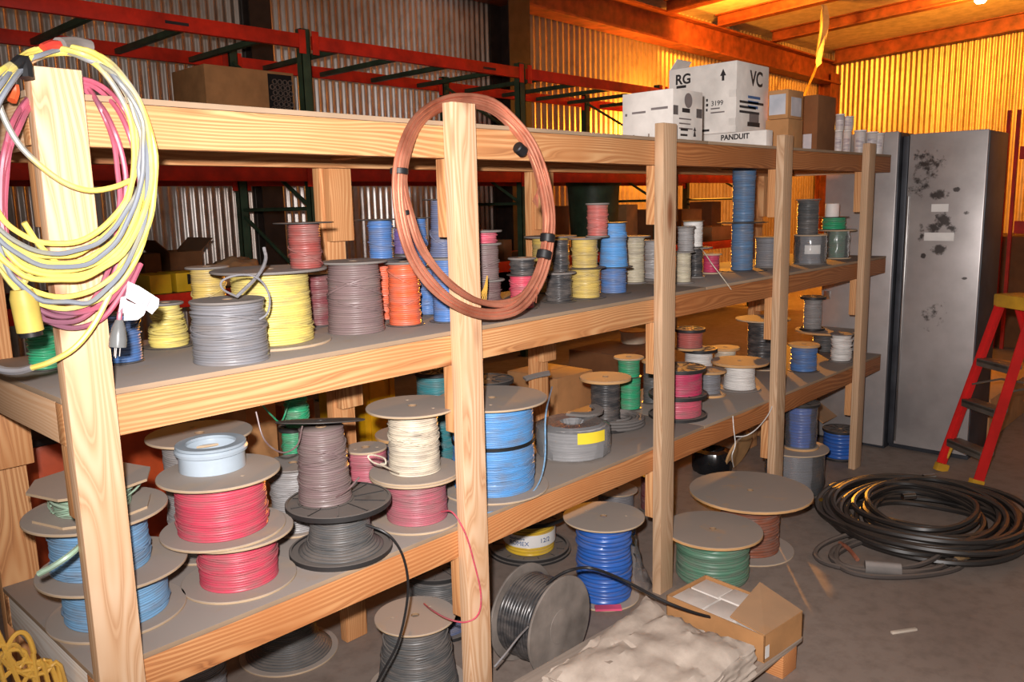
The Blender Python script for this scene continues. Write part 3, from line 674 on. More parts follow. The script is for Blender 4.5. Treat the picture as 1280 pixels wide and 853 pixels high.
# black cable reel lying on its side
R0 = .142; p = onz(701, 782, R0); R0 = 62*mpp(p); p = onz(701, 783, R0)
q = onz(652, 764, R0); ax = Vector((q.x-p.x, q.y-p.y, 0)); L = min(.2, max(.13, ax.length)); ax.normalize()
t = thing('wire_reel', 'black cable reel lying on its side with a big scuffed disc facing right', 'wire reel', (p.x, p.y, 0), G0)
Zx = ax; Xx = Vector((0, 0, 1)); Yx = Zx.cross(Xx)
ML = Matrix(((Xx.x, Yx.x, Zx.x, 0), (Xx.y, Yx.y, Zx.y, 0), (Xx.z, Yx.z, Zx.z, R0), (0, 0, 0, 1)))
M_SCUFF = plain('scuffed_grey_board', (142, 132, 124), .7, 0, .4)
MB().ring(.014, R0, 0, .008, 56, M=ML).ring(.0, R0*.35, -.002, .0, 36, M=ML).build('flange', M_SCUFF, t)
MB().ring(.014, R0, L-.008, L, 56, M=ML).build('flange', M_SCUFF, t)
mb = MB(); n0 = len(mb.v); winding(mb, R0*.84, R0*.84, L-.017, .011, 56, .35); mb.v = [tuple(ML @ (Vector(v)+Vector((0, 0, .0085)))) for v in mb.v]
mb.build('winding', wire('black_gloss', (40, 40, 42), .28, .2), t)
adopt(px_tube([(676, 738, p.y+.05), (692, 724, p.y+.04), (714, 713, p.y+.01), (740, 711, p.y-.06), (780, 726, -.2), (830, 752, -.34), (880, 770, -.43), (926, 778, -.47)], .0052, 'loose_end', M_BLK), t)
adopt(px_tube([(660, 784, p.y-.0), (648, 797, p.y-.015), (634, 815, p.y-.02), (618, 834, p.y-.01)], .003, 'loose_end', W_GRY), t)

# ------------------------------------------------------------------ coils on the lowest shelf
p = onz(716, 566, Z3); m = mpp(p); R = 44*m
t = thing('cable_coil', 'grey cable coil in clear film with a yellow sticker on the lowest shelf', 'cable coil', p)
hc = zat(p.x, p.y, 528)-Z3; mb = MB()
for k in range(7):
    for q in range(5):
        rr = R-.006-.0125*q+random.uniform(-.003, .003); z0 = .006+k*(hc-.014)/6; fi = random.random()*6.28
        mb.tube([(rr*math.cos(2*PI*j/28), rr*math.sin(2*PI*j/28), max(.005, z0+.004*math.cos(2*PI*j/28-fi))) for j in range(28)], .0058, 6, 1, True)
mb.build('cable', W_LGR, t)
nz = [[random.random() for _ in range(14)] for _ in range(40)]
MB().lathe([(R*.25, .004), (R*.25, hc*.9), (R*.32, hc+.004), (R*.8, hc+.007), (R+.002, hc*.93), (R+.005, hc*.6), (R+.005, hc*.3), (R+.003, .01), (R*.8, .001)], 40, lambda k, a, r, z: (r+nz[int(a/6.2832*40) % 40][k]*.008, z)).build('clear_film', film_mat('cloudy', .5), t, angle=20)
a_c = math.atan2(CAM.y-p.y, CAM.x-p.x); vs = []
for j in range(9):
    a = a_c+.12+j*.1; vs += [((R+.0135)*math.cos(a), (R+.0135)*math.sin(a), hc*.62), ((R+.0135)*math.cos(a), (R+.0135)*math.sin(a), hc*.97)]
MB().add(vs, [(2*j, 2*j+2, 2*j+3, 2*j+1) for j in range(8)]).build('yellow_sticker', plain('yellow_sticker', (244, 216, 60), .4, 0, .1), t)
p = onz(768, 532, Z3); p.y = min(.36, max(.2, p.y)); p.x = xat(768, p.y, Z3); m = mpp(p); R = 36*m
t = thing('cable_coil', 'flat dusty grey cable coil behind the film wrapped coil', 'cable coil', p); mb = MB()
for k in range(15):
    lay, q = divmod(k, 5); rr = R-.014*q+random.uniform(-.004, .004); fi = random.random()*6.28
    mb.tube([(rr*math.cos(2*PI*j/30), rr*math.sin(2*PI*j/30), .007+.0125*lay+.003*(1+math.cos(2*PI*j/30-fi))) for j in range(30)], .0063, 6, 1, True)
mb.build('cable', dusty('dusty_grey_cable', (110, 106, 104), (140, 130, 124), .8), t)
def arcpiece(name, label, px, py, y, zb, R, a0, a1, w, rot, mat):
    x = xat(px, y, zb+.05); t = thing(name, label, 'flange piece', (x, y, zb))
    o = []; n = 14
    for k in range(n+1): a = a0+(a1-a0)*k/n; o.append((R*math.cos(a), R*math.sin(a)))
    for k in range(n, -1, -1): a = a0+(a1-a0)*k/n; o.append(((R-w)*math.cos(a), (R-w)*math.sin(a)))
    ob = MB().prism(o, 0, .01).build('broken_board', mat, t); ob.rotation_euler = rot; return t, ob
t, ob = arcpiece('broken_flange', 'curved broken piece of grey reel flange on top of the film wrapped coil', 716, 512, TOP['s3skybig']['y']+.13, Z3+hc+.012, .12, 3.4, 5.9, .035, (.1, .05, .2), M_GRY)
t, ob = arcpiece('broken_flange', 'straight grey splinter of reel flange leaning beside the big sky blue reel', 697, 486, TOP['s3skybig']['y']+.17, Z3+hc+.035, .3, .5, .9, .03, (.0, -.25, .3), M_GRY)

# ------------------------------------------------------------------ cartons and cans on the top deck
def carton(name, label, cat, pL, pN, pR, pyT, y0, zb, mat, group=None, dx=None, bev=.003, flapline=True, top_sag=0.):
    zm = zb+.05; x0 = xat(pN, y0, zm); y1 = onx(pL, 150, x0).y; x1 = xat(pR, y0, zm) if pR else x0+dx; zt = zat(x0, y0, pyT)
    t = thing(name, label, cat, (x0, y0, zb), group); w, d, h = x1-x0, y1-y0, zt-zb
    MB().box((0, 0, 0), (w, d, h), bev).build('carton_body', mat, t)
    if flapline: MB().box((w*.02, d*.485, h), (w*.98, d*.515, h+.0012)).build('packing_tape', plain('brown_tape', (176, 140, 100), .35), t)
    return t, w, d, h
ZT = Z1
def lines(t, face, c, w, rows, gap, mat, hgt=.004, name='printed_lines', rag=.4):
    mb = MB()
    for k in range(rows):
        ww = w*(1-rag*random.random()); z = c[2]-k*gap
        if face == 'X': mb.box((c[0]-.0012, c[1]-ww, z), (c[0]-.0002, c[1], z+hgt))
        else: mb.box((c[0], c[1]-.0012, z), (c[0]+ww, c[1]-.0002, z+hgt))
    return mb.build(name, mat, t, smooth=False)
t, w, d, h = carton('carton', 'white carton with grey squares on its side, leftmost box on the top deck', 'carton', 778, 841, 878, 110, .05, ZT, M_WHITEBOX, 'cartons on the top deck')
lines(t, 'X', (0, d*.8, h*.58), d*.28, 1, .03, M_INKF, .008); lines(t, 'X', (0, d*.42, h*.62), d*.34, 1, .02, M_INKF, .009)
MB().box((-.0012, d*.9, h*.55), (-.0002, d*.94, h*.6)).build('printed_mark', M_INKF, t)
MB().box((.002, -.0012, h*.5), (w*.16, -.0002, h*.68)).box((w*.78, -.0012, h*.48), (w*.97, -.0002, h*.66)).build('printed_squares', plain('grey_print', (96, 90, 88)), t, smooth=False)
lines(t, 'Y', (w*.3, 0, h*.56), w*.4, 1, .02, M_INK, .016); lines(t, 'Y', (w*.2, 0, h*.42), w*.6, 3, .018, M_INKF, .005); lines(t, 'Y', (w*.25, 0, h*.2), w*.3, 3, .02, M_INK, .008)
MB().disc(w*.13, .0002, .0012, 20, M=Matrix.Translation((w*.5, 0, h*.8)) @ Matrix.Rotation(PI/2, 4, 'X')).build('printed_logo', M_INKF, t)
MB().prism([(0, 0), (.02, 0), (.012, .022), (.02, .022), (.01, .036), (0, .022), (.008, .022)], 0, .001, YF((w*.68, -.0003, h*.1))).build('printed_arrow', M_INK, t)
mb = MB()
for k in range(6): mb.box((-.001, d*(.9-.15*k), .0), (-.0001, d*(.9-.15*k)+.006, .02+.012*(k % 2)))
mb.build('scuff_marks', plain('grey_scuff', (150, 132, 118)), t)
tc, wc, dc, hc_ = carton('carton', 'flat white carton lettered in bold black under the large white carton', 'carton', 868, 958, 966, 162, .03, ZT, M_WHITEBOX, 'cartons on the top deck')
text('printed_name', 'PANDUIT', M_INK, hc_*.46, XF((-.0005, dc*.42, hc_*.7)), tc, .001)
zc_ = ZT+hc_; x0 = tc.location.x+.004
yN = onx(923, 140, x0).y+.012; yL = onx(836, 120, x0).y; x1 = xat(960, yN, zc_+.1); zt = zat(x0, yN, 75)
yL = min(yL, .575)
w, d, h = x1-x0, yL-yN, zt-zc_-.001
t = thing('carton', 'large white carton with big black letters, tallest box on the top deck', 'carton', (x0, yN, zc_+.001), 'cartons on the top deck')
MB().box((0, 0, 0), (w, d, h), .004).build('carton_body', M_WHITEBOX, t)
for za, zb2 in ((.1, .2), (.5, .6)): MB().box((-.003, .0, h*za), (.0, .035, h*zb2)).build('paper_tab', M_WHITEBOX, t)
MB().obox((w*.25, d*.96, h+.02), (w*.2, .002, .035), Matrix.Rotation(.7, 3, 'X')).build('torn_flap', M_WHITEBOX, t)
text('printed_letters', 'RG', M_INK, h*.2, XF((-.0006, d*.78, h*.83)), t, .0018)
lines(t, 'X', (0, d*.88, h*.71), d*.17, 1, .03, M_INK, .012); lines(t, 'X', (0, d*.86, h*.64), d*.14, 1, .03, M_INKF, .006)
text('printed_letters', '3199', M_INK, h*.1, XF((-.0006, d*.27, h*.43)), t, .0002); lines(t, 'X', (0, d*.36, h*.35), d*.2, 2, .018, M_INKF, .006)
lines(t, 'X', (0, d*.43, h*.47), d*.035, 3, .022, M_INK, .012); lines(t, 'X', (0, d*.55, h*.04), d*.26, 1, .02, M_INK, .01)
MB().prism([(-.006, 0), (.006, 0), (.006, .022), (.015, .022), (0, .052), (-.015, .022), (-.006, .022)], 0, .001, XF((-.0004, d*.19, h*.74))).build('printed_arrow', M_INK, t)
text('printed_letters', 'VC', M_INK, h*.3, YF((w*.6, -.0006, h*.78)), t, .002)
lines(t, 'Y', (w*.35, 0, h*.5), w*.4, 3, .022, M_INKB, .012); lines(t, 'Y', (w*.1, 0, h*.42), w*.75, 3, .022, M_INK, .011); lines(t, 'Y', (w*.35, 0, h*.1), w*.45, 1, .02, M_INK, .02)
MB().box((w*.4, -.001, h*.16), (w*.7, -.0002, h*.28)).build('printed_box', M_INKF, t)
t, w, d, h = carton('carton', 'plain brown carton under the small labelled carton, beside the fourth post top', 'carton', 957, 985, 1003, 148, .06, ZT, M_CARD, 'cartons on the top deck'); zE = ZT+h
t, w, d, h = carton('carton', 'small brown carton with pale shipping labels stacked beside the fourth post', 'carton', 960, 985, 1004, 111, .06, zE+.0005, M_CARD, 'cartons on the top deck')
M_PLAB = plain('shipping_label', (206, 204, 208), .45, 0, .2, alt=(150, 158, 170))
MB().box((-.0012, d*.12, h*.15), (-.0002, d*.95, h*.85)).build('paper_label', M_PLAB, t); MB().box((w*.2, -.0012, h*.1), (w*.85, -.0002, h*.75)).build('paper_label', M_PLAB, t)
t, w, d, h = carton('carton', 'tall brown carton standing right of the fourth post on the top deck', 'carton', 1003, 1021, 1043, 118, .12, ZT, M_CARDD, 'cartons on the top deck')
MB().box((-.0012, d*.35, h*.04), (-.0002, d*.98, h*.33)).build('paper_label', M_PLAB, t)
cans = [(1047, .2, 5.5, 163, None, 'white can with printed sleeve nearest the tall brown carton'), (1061, .24, 6, 163, None, 'beige can standing second from the tall brown carton'),
        (1074, .13, 7.5, 163, None, 'white can in front of the beige one on the top deck'), (1089, .085, 7.5, 165, None, 'white can just left of the fifth post top'), (1103, .06, 7, 167, None, 'rightmost white can by the end of the top deck'),
        (1048, 0, 6, 143, 0, 'white can stacked on the one nearest the tall brown carton'), (1065, 0, 8, 146, 1, 'wider printed can stacked on the beige one')]
M_CAN = plain('white_can_paint', (214, 206, 202), .45, 0, .2); pos = []
for k, (cx, y, r, pt, on, lab) in enumerate(cans):
    if on is None: x = xat(cx, y, ZT); z = ZT
    else: x, y, z = pos[on]; x += .01
    x = min(x, 4.42); m = mpp((x, y, z)); R = r*m; h = zat(x, y, pt)-z; pos.append((x, y, z+h+.001))
    t = thing('paint_can', lab, 'can', (x, y, z), 'cans at the end of the top deck')
    MB().lathe([(0, 0), (R*.88, 0), (R*.9, .004), (R*.96, h*.9), (R*.9, h*.93), (0, h*.93)], 26).build('can_body', M_CAN, t)
    MB().lathe([(0, h*.94), (R*.97, h*.94), (R, h*.95), (R, h), (R*.94, h), (R*.92, h*.975), (0, h*.975)], 26).build('lid', M_PAPER, t)
    vs = []; a_c = math.atan2(CAM.y-y, CAM.x-x)
    for j in range(8): a = a_c-.7+j*.2; vs += [(R*.965*math.cos(a), R*.965*math.sin(a), h*.25), (R*.985*math.cos(a), R*.985*math.sin(a), h*.7)]
    MB().add(vs, [(2*j, 2*j+2, 2*j+3, 2*j+1) for j in range(7)]).build('printed_sleeve', plain('can_print', (150, 140, 150), .5, 0, .3, alt=(216, 210, 206), scale=(3, 3, 20)), t)
b = TOP['s2grnB']; x = b['x']-.02
t = thing('paper_roll', 'small white roll standing on the bright green reel', 'roll', (b['x']-.03, b['y']+.0, b['z']))
MB().lathe([(.012, 0), (.036, 0), (.038, .004), (.038, .07), (.036, .074), (.012, .074), (.012, 0)], 28).build('roll_body', M_PAPER, t); MB().lathe([(.008, .001), (.012, .001), (.012, .076), (.008, .076), (.008, .001)], 16).build('core_tube', M_CORE, t)
b = TOP['s3whiteR']; p = onz(1070, 432, Z3); t = thing('glass_jar', 'small olive green jar by the ribbed white reel', 'jar', (b['x']+.17, b['y']+.05, Z3))
MB().lathe([(0, 0), (.03, 0), (.033, .01), (.033, .08), (.02, .1), (.02, .11), (0, .11)], 24).build('jar_body', plain('olive_glass', (150, 136, 50), .2), t); MB().disc(.023, .11, .125, 20).build('lid', M_STEEL, t)
# ------------------------------------------------------------------ cords on the leftmost post
def cordmat(name, rgb, soil):
    t = NT(name); n = t.noise(t.coords(), 5., 3.); n2 = t.noise(t.coords(), 30., 3.)
    c = t.mix(t.ramp(n, [(.5, (0, 0, 0, 1)), (.6, (.85, .85, .85, 1))]), lin(rgb), lin(soil))
    c = t.mix(t.ramp(n2, [(.55, (0, 0, 0, 1)), (.75, (.35, .35, .35, 1))]), c, lin(soil))
    t.base(c); return t.set(.42)
M_CY = cordmat('yellow_cord', (226, 206, 104), (132, 136, 146)); M_CM = cordmat('mauve_cord', (176, 88, 108), (120, 84, 100))
cord = thing('extension_cord', 'yellow extension cord coiled over the top of the leftmost post', 'extension cord', ony(95, 66, -.02))
def hang(L, R_, T, B, yb, jit=0., n=26, back=-.02):
    pts = []
    for j in range(n):
        a = 2*PI*j/n - PI/2; cx, cy, rx, ry = (L+R_)/2, (T+B)/2, (R_-L)/2, (B-T)/2
        sx = math.copysign(abs(math.cos(a))**.92, math.cos(a)); x = cx+rx*sx+random.gauss(0, jit); y = cy+ry*math.sin(a)+random.gauss(0, jit)
        Y = back if y < T+5 else (-.052 if y < T+22 else yb-.02*(y-T)/(B-T))
        pts.append((x, y, Y))
    return pts
loops = [(-26, 172, 61, 306, -.058), (-34, 168, 66, 322, -.062), (-28, 178, 63, 330, -.07), (-38, 184, 64, 339, -.075), (-30, 187, 62, 346, -.082),
         (-42, 190, 60, 352, -.088), (-36, 194, 59, 370, -.075), (-28, 192, 63, 386, -.066)]
mb = MB()
for lp in loops: mb.tube([ony(*q) for q in hang(*lp, jit=1.2)], .0052, 7, 3, True)
mb.tube([ony(*q) for q in ((-12, 90, -.06), (2, 140, -.066), (22, 178, -.07), (48, 205, -.072), (80, 228, -.074), (112, 238, -.076), (142, 234, -.077), (162, 226, -.07))], .0052, 7, 4)
mb.tube([ony(*q) for q in ((30, 278, -.08), (48, 305, -.075), (75, 332, -.07), (92, 340, -.07))], .0052, 7, 4)
adopt(mb.build('cord_loops', M_CY), cord)
for lp in ((-30, 181, 65, 336, -.092), (-34, 176, 64, 318, -.084), (-20, 186, 66, 380, -.086)):
    adopt(MB().tube([ony(*q) for q in hang(*lp, jit=2.)], .0046, 7, 3, True).build('grey_strand', cordmat('soiled_grey_cord', (124, 130, 140), (150, 146, 120))), cord)
adopt(px_tube([(166, 300, -.075), (150, 335, -.08), (136, 370, -.085), (116, 408, -.085), (92, 436, -.08), (62, 453, -.06), (40, 460, -.03)], .0052, 'cord_tail', M_CY), cord)
adopt(px_tube([(40, 460, -.03), (24, 464, -.01), (4, 463, .012), (-14, 455, .04)], .007, 'grey_sleeve', W_GRY), cord)
a, c = ony(27, 362, -.09), ony(38, 414, -.09)
adopt(MB().tube([a, a+(c-a)*.2, a+(c-a)*.4, c], lambda u: .018+.004*min(1, u*3), 16, 1).build('female_connector', plain('dusty_yellow_rubber', (218, 190, 92), .5)), cord)
adopt(MB().cyl(c, c+(c-a)*.12, .019).build('connector_face', M_BLK), cord)
adopt(MB().tube([ony(40, 340, -.08), ony(30, 352, -.086), a], .006, 7, 4).build('cord_tail', M_CY), cord)
adopt(MB().tube([ony(18, 84, -.06), ony(30, 76, -.055), ony(34, 98, -.06)], .012, 8, 3).build('black_tape', M_TAPE), cord)
adopt(MB().tube([ony(54, 61, -.03), ony(64, 57, -.025), ony(74, 57, -.02)], .0095, 8, 3).build('red_tape', plain('red_tape', (190, 60, 50), .45)), cord)
adopt(MB().tube([ony(74, 57, -.02), ony(94, 56, .01), ony(112, 60, .02)], .015, 10, 3).build('grey_sleeve', M_GRY), cord)
mc = thing('extension_cord', 'mauve extension cord hanging with the yellow one, white tag by its plug', 'extension cord', ony(90, 105, .025))
mb = MB()
for L, R_, B, yb in ((3, 150, 396, -.047), (-2, 158, 404, -.05), (6, 176, 410, -.045), (0, 183, 392, -.052)):
    pts = []
    for x, y, Y in hang(L, R_, 98+random.random()*6, B, yb, .8, 28):
        if y < 128: Y = .022
        elif y < 158: Y = -.02
        pts.append(ony(x, y, Y))
    mb.tube(pts, .005, 7, 3, True)
adopt(mb.build('cord_loops', M_CM), mc)
adopt(px_tube([(17, 106, -.025), (18, 116, -.025), (15, 126, -.03)], .0085, 'orange_tape', plain('orange_tape', (226, 96, 52), .5)), mc)
adopt(px_tube([(176, 330, -.06), (166, 352, -.07), (156, 374, -.075), (150, 392, -.08), (149, 404, -.08)], .005, 'cord_tail', M_CM), mc)
a, c = ony(149, 400, -.08), ony(147, 434, -.08)
adopt(MB().tube([a, a+(c-a)*.3, a+(c-a)*.7, c], lambda u: .007+.009*min(1, u*1.8), 12, 1).build('plug_body', plain('clear_grey_plastic', (120, 122, 122), .25)), mc)
u = (c-a).normalized(); mb = MB()
for s in (-.005, .005): mb.cyl(c+RH*s, c+RH*s+u*.018, .0016)
mb.cyl(c+RH*0+Vector((0, .006, 0)), c+Vector((0, .006, 0))+u*.022, .002); adopt(mb.build('prongs', M_STEEL), mc)
def sheet(pxs, th=.0006):
    A = [ony(*q) for q in pxs]; n = len(A); off = Vector((0, th, 0))
    return A+[v+off for v in A], [tuple(range(n)), tuple(range(2*n-1, n-1, -1))]+[(i, i+n, (i+1) % n+n, (i+1) % n) for i in range(n)]
mb = MB(); mb.add(*sheet([(160, 352, -.088), (174, 358, -.092), (199, 374, -.1), (198, 384, -.1), (190, 393, -.098), (174, 382, -.094), (157, 372, -.09)]))
mb.add(*sheet([(155, 374, -.083), (168, 380, -.087), (184, 384, -.09), (180, 394, -.09), (172, 400, -.088), (155, 401, -.083)]))
mb.add(*sheet([(151, 372, -.083), (158, 370, -.083), (154, 392, -.083), (148, 394, -.083)]))
adopt(mb.build('paper_tag', plain('tag_paper', (224, 220, 224), .5, 0, .1), smooth=False), mc)
mb = MB()
for k in range(5):
    mb.add(*sheet([(165+k*5.6, 357.2+k*3.4, -.1-.0022*k), (167+k*5.6, 358.4+k*3.4, -.1005-.0022*k), (161.5+k*5.6, 371+k*3.2, -.099-.0018*k), (159.5+k*5.6, 370+k*3.2, -.0985-.0018*k)], -.0004))
adopt(mb.build('printed_lines', plain('tag_print', (176, 170, 176)), smooth=False), mc)

# ------------------------------------------------------------------ copper coil over the second post
def m_copper():
    t = NT('bare_copper'); n = t.noise(t.coords(), 8., 4.)
    t.base(t.mix(t.ramp(n, [(.35, (0, 0, 0, 1)), (.7, (1, 1, 1, 1))]), lin((226, 152, 124)), lin((166, 98, 74)))); return t.set(.36, .6)
M_COPPER = m_copper()
cp = thing('copper_coil', 'large coil of bare copper cable hung over the second post with black tape bands', 'coil', ony(582, 128, .03))
base = [(578, 124, .03), (548, 131, .026), (522, 150, -.02), (506, 184, -.06), (499, 225, -.07), (503, 270, -.074), (514, 315, -.08), (536, 350, -.086), (566, 377, -.086), (600, 391, -.086),
        (634, 389, -.086), (658, 374, -.08), (676, 344, -.078), (685, 308, -.075), (687, 268, -.072), (680, 226, -.07), (666, 186, -.05), (645, 156, -.012), (615, 132, .024)]
mb = MB(); mid = {}
for s in range(8):
    ox = (-6, -3, 0, 3, 6, 8, -1, 4)[s]; pts = []
    for k, (x, y, Y) in enumerate(base):
        dx, dy = 592-x, 258-y; L = math.hypot(dx, dy); dx /= L; dy /= L
        e = ox+random.uniform(-1.2, 1.2)
        if s in (4, 5, 7) and 5 <= k <= 10: e += (4, 8, 11, 11, 8, 4)[k-5]
        pts.append(ony(x+dx*e, y+dy*e, Y+(s % 3-1)*.008))
    mb.tube(pts, .0058, 8, 4, True)
adopt(mb.build('cable', M_COPPER), cp)
for pa, pb, Y, r in (((499, 218), (499, 210), -.067, .023), ((646, 183), (655, 191), -.045, .017), ((685, 292), (684, 303), -.076, .023), ((681, 313), (679, 324), -.078, .023), ((506, 263), (507, 269), -.075, .011)):
    a, c = ony(*pa, Y), ony(*pb, Y); adopt(MB().tube([a, a+(c-a)*.1, a+(c-a)*.9, c], lambda u: r*(.8 if u in (0, 1) else 1), 14, 1).build('tape_band', M_TAPE), cp)
mb = MB(); mb2 = MB()
for k in range(5):
    mb.tube([ony(672, 344, -.08), ony(668+k, 360, -.083-.002*k), ony(664+k*2.5-4, 374+k*1.2, -.09)], .0016, 5, 3)
    mb2.tube([ony(676, 222, -.066), ony(673, 236, -.072-.002*k), ony(667+k*1.5-1, 252+k*2, -.08)], .0018, 5, 3)
adopt(mb.build('frayed_end', M_COPPER), cp); adopt(mb2.build('frayed_end', M_COPPER), cp)
adopt(px_tube([(682, 238, -.066), (690, 262, -.07), (692, 290, -.072)], .0055, 'cable_end', M_COPPER), cp)
adopt(px_tube([(681, 236, -.066), (684, 242, -.066)], .0068, 'end_tape', M_TAPE), cp)

# ------------------------------------------------------------------ cabinets
def m_cab(name='scuffed_grey_steel', spots=()):
    t = NT(name); v = t.coords((1, 1, 1), False)
    n = t.noise(v, 2.2, 6., .6); n2 = t.noise(v, 9., 6., .7)
    c = t.mix(t.ramp(n, [(.35, (0, 0, 0, 1)), (.65, (1, 1, 1, 1))]), lin((186, 180, 178)), lin((156, 150, 148)))
    if spots:
        sep = t.n('ShaderNodeSeparateXYZ'); t.l(v, sep.inputs[0]); tot = None
        for (cy, cz, ry, rz, amt) in spots:
            dy = t.math('MULTIPLY', t.math('SUBTRACT', sep.outputs[1], cy), 1/ry); dz = t.math('MULTIPLY', t.math('SUBTRACT', sep.outputs[2], cz), 1/rz)
            d2 = t.math('ADD', t.math('MULTIPLY', dy, dy), t.math('MULTIPLY', dz, dz)); k = t.math('MULTIPLY', t.math('SUBTRACT', 1., d2, True), amt)
            tot = k if tot is None else t.math('MAXIMUM', tot, k)
        n3 = t.noise(v, 26., 6., .7); val = t.math('ADD', tot, t.math('MULTIPLY', t.math('SUBTRACT', n3, .5), 2.2))
        val = t.math('MULTIPLY', val, t.math('GREATER_THAN', tot, .02))
        c = t.mix(t.ramp(val, [(.3, (0, 0, 0, 1)), (.62, (.9, .9, .9, 1))]), c, lin((52, 46, 44)))
    t.base(c); return t.set(.38, .45)
M_CABD = plain('dark_grey_steel', (72, 74, 80), .45, .4, .3)
X0 = 4.6
ya, yb = onx(1225, 350, X0).y, onx(1121, 350, X0).y
cb = thing('steel_cabinet', 'tall scuffed grey steel cabinet with two pale label plates and black grime', 'cabinet', (X0, ya, 0)); wd = yb-ya; H = zat(X0, ya, 161)
MB().box((.006, 0, .0), (.40, wd, H-.004), .006).build('cabinet_body', M_CABD, cb)
def onface(px, py): q = onx(px, py, X0-.014); return q.y-ya, q.z
spots = []
for cx, cy, rx, ry, am in ((1175, 243, 15, 9, .75), (1196, 237, 6, 4, .9), (1178, 276, 13, 13, .8), (1164, 286, 13, 9, .7), (1174, 312, 14, 8, .7), (1154, 320, 4, 4, 1.), (1205, 348, 5, 2.5, 1.),
                           (1158, 205, 24, 30, .45), (1150, 232, 16, 18, .5), (1168, 395, 20, 22, .35), (1152, 290, 6, 16, .5), (1208, 266, 5, 4, .7), (1190, 286, 9, 8, .6)):
    q_ = onface(cx, cy); m_ = mpp((X0, ya+q_[0], q_[1])); spots.append((q_[0], q_[1], rx*m_, ry*m_, am))
M_CAB = m_cab('scuffed_grey_steel', spots); M_CABP = m_cab('dull_grey_steel')
d = MB().box((-.014, .004, .03), (.005, wd-.035, H), .005).build('door', M_CAB, cb)
MB().box((-.02, wd-.033, .03), (.004, wd-.002, H-.01), .003).build('door_frame', M_CABD, cb)
MB().box((-.024, wd-.05, .05), (-.0145, wd-.04, H-.35), .003).build('hinge_strip', M_STEEL, cb)
for (x0, y0, x1, y1), nm in (((1164, 255, 1186, 265), 'label_plate'), ((1155, 291, 1193, 301), 'label_plate')):
    (a, zb_), (c, za) = onface(x0, y1), onface(x1, y0); MB().box((-.0165, c, zb_), (-.0142, a, za), .0006).build(nm, M_PAPER, d)
X1 = 4.535
yc, ydd = onx(1113.5, 350, X1).y, onx(1113.5, 350, X1).y+.42
yc = ya+wd+.003
c2 = thing('steel_cabinet', 'grey steel cabinet behind the end of the shelving, left of the grimy one', 'cabinet', (X1, yc, 0)); H2 = zat(X1, yc, 164)
MB().box((.006, 0, .0), (.42, .42, H2-.004), .006).build('cabinet_body', M_CABD, c2)
MB().box((-.014, .004, .02), (.005, .416, H2), .005).build('door', M_CABP, c2)
for z in (.9, 1.2): MB().box((-.02, .36, z), (-.0142, .40, z+.05), .002).build('latch', M_STEEL, c2)

# ------------------------------------------------------------------ step ladder
M_LAD = plain('red_fibreglass', (214, 38, 36), .4, 0, .15); M_ALU = plain('dull_aluminium', (130, 122, 112), .45, .5, .3); M_LYEL = plain('worn_yellow_plastic', (226, 170, 50), .5, 0, .3)
A = onz(1176, 588, 0); B = onz(1222, 610, 0)
st = (B-A); W_ = st.length; sd = st.normalized(); fd = Vector((-sd.y, sd.x, 0)); fd = fd if fd.x > 0 else -fd
lad = thing('step_ladder', 'red fibreglass step ladder with yellow top standing right of the grimy cabinet', 'ladder', (A+B)/2)
o_ = lad.location
HL = zat(*(A+fd*.3)[:2], 366)
def L3(u, f, z): return A-o_+sd*(u*W_)+fd*f+Vector((0, 0, z))
lean = .27; inset = .06
def rail(u0, u1, f0, f1, nm):
    a, c = L3(u0, f0, .035), L3(u1, f1, HL-.05); ax = (c-a).normalized(); R3 = Matrix((sd, ax.cross(sd).normalized(), ax)).transposed()
    mb = MB().obox((a+c)/2, (.012, .0035, (c-a).length/2), R3).obox((a+c)/2+sd*(.011 if u0 < .5 else -.011)*-1, (.0035, .03, (c-a).length/2), R3)
    r_ = mb.build('side_rail', M_LAD, lad, smooth=False)
    MB().obox(a-ax*.015, (.017, .036, .022), R3, .004).build('foot', M_LYEL if u0 < .5 else M_LYEL, r_)
    return a, c
ra = rail(.03, .14, .0, lean, 'L'); rb = rail(.97, .86, .0, lean, 'R'); rail(.06, .16, .74, lean+.1, 'L'); rail(.94, .84, .74, lean+.1, 'R')
nst = 3
for k in range(nst):
    t_ = .155+.25*k; p0 = ra[0]+(ra[1]-ra[0])*t_; p1 = rb[0]+(rb[1]-rb[0])*t_
    R3 = Matrix((sd, fd, Vector((0, 0, 1)))).transposed(); c = (p0+p1)/2
    MB().obox(c+fd*.012, ((p1-p0).length/2, .04, .011), R3, .003).obox(c-fd*.025+Vector((0, 0, -.012)), ((p1-p0).length/2, .003, .018), R3).build('step', M_ALU, lad)
    if k == 0:
        for s in (-1, 1):
            q = c+sd*s*(p1-p0).length*.42; MB().tube([q+Vector((0, 0, -.01)), q+sd*s*.02-Vector((0, 0, .1))-fd*.02], .009, 6, 1).build('brace', M_LYEL, lad)
for k in range(2):
    t_ = .3+.3*k; a, c = L3(.07, .74+(lean+.1-.74)*t_, HL*t_), L3(.93, .74+(lean+.1-.74)*t_, HL*t_); MB().cyl(a, c, .012).build('rear_brace', M_ALU, lad)
R3 = Matrix((sd, fd, Vector((0, 0, 1)))).transposed()
MB().obox(L3(.5, lean+.05, HL-.035), (W_*.45, .085, .035), R3, .01).build('top_cap', M_LYEL, lad)
for u in (.12, .88): MB().tube([L3(u, .13, HL*.5), L3(u, .3, HL*.52), L3(u, .5, HL*.48)], .006, 6, 1).build('spreader', M_ALU, lad)

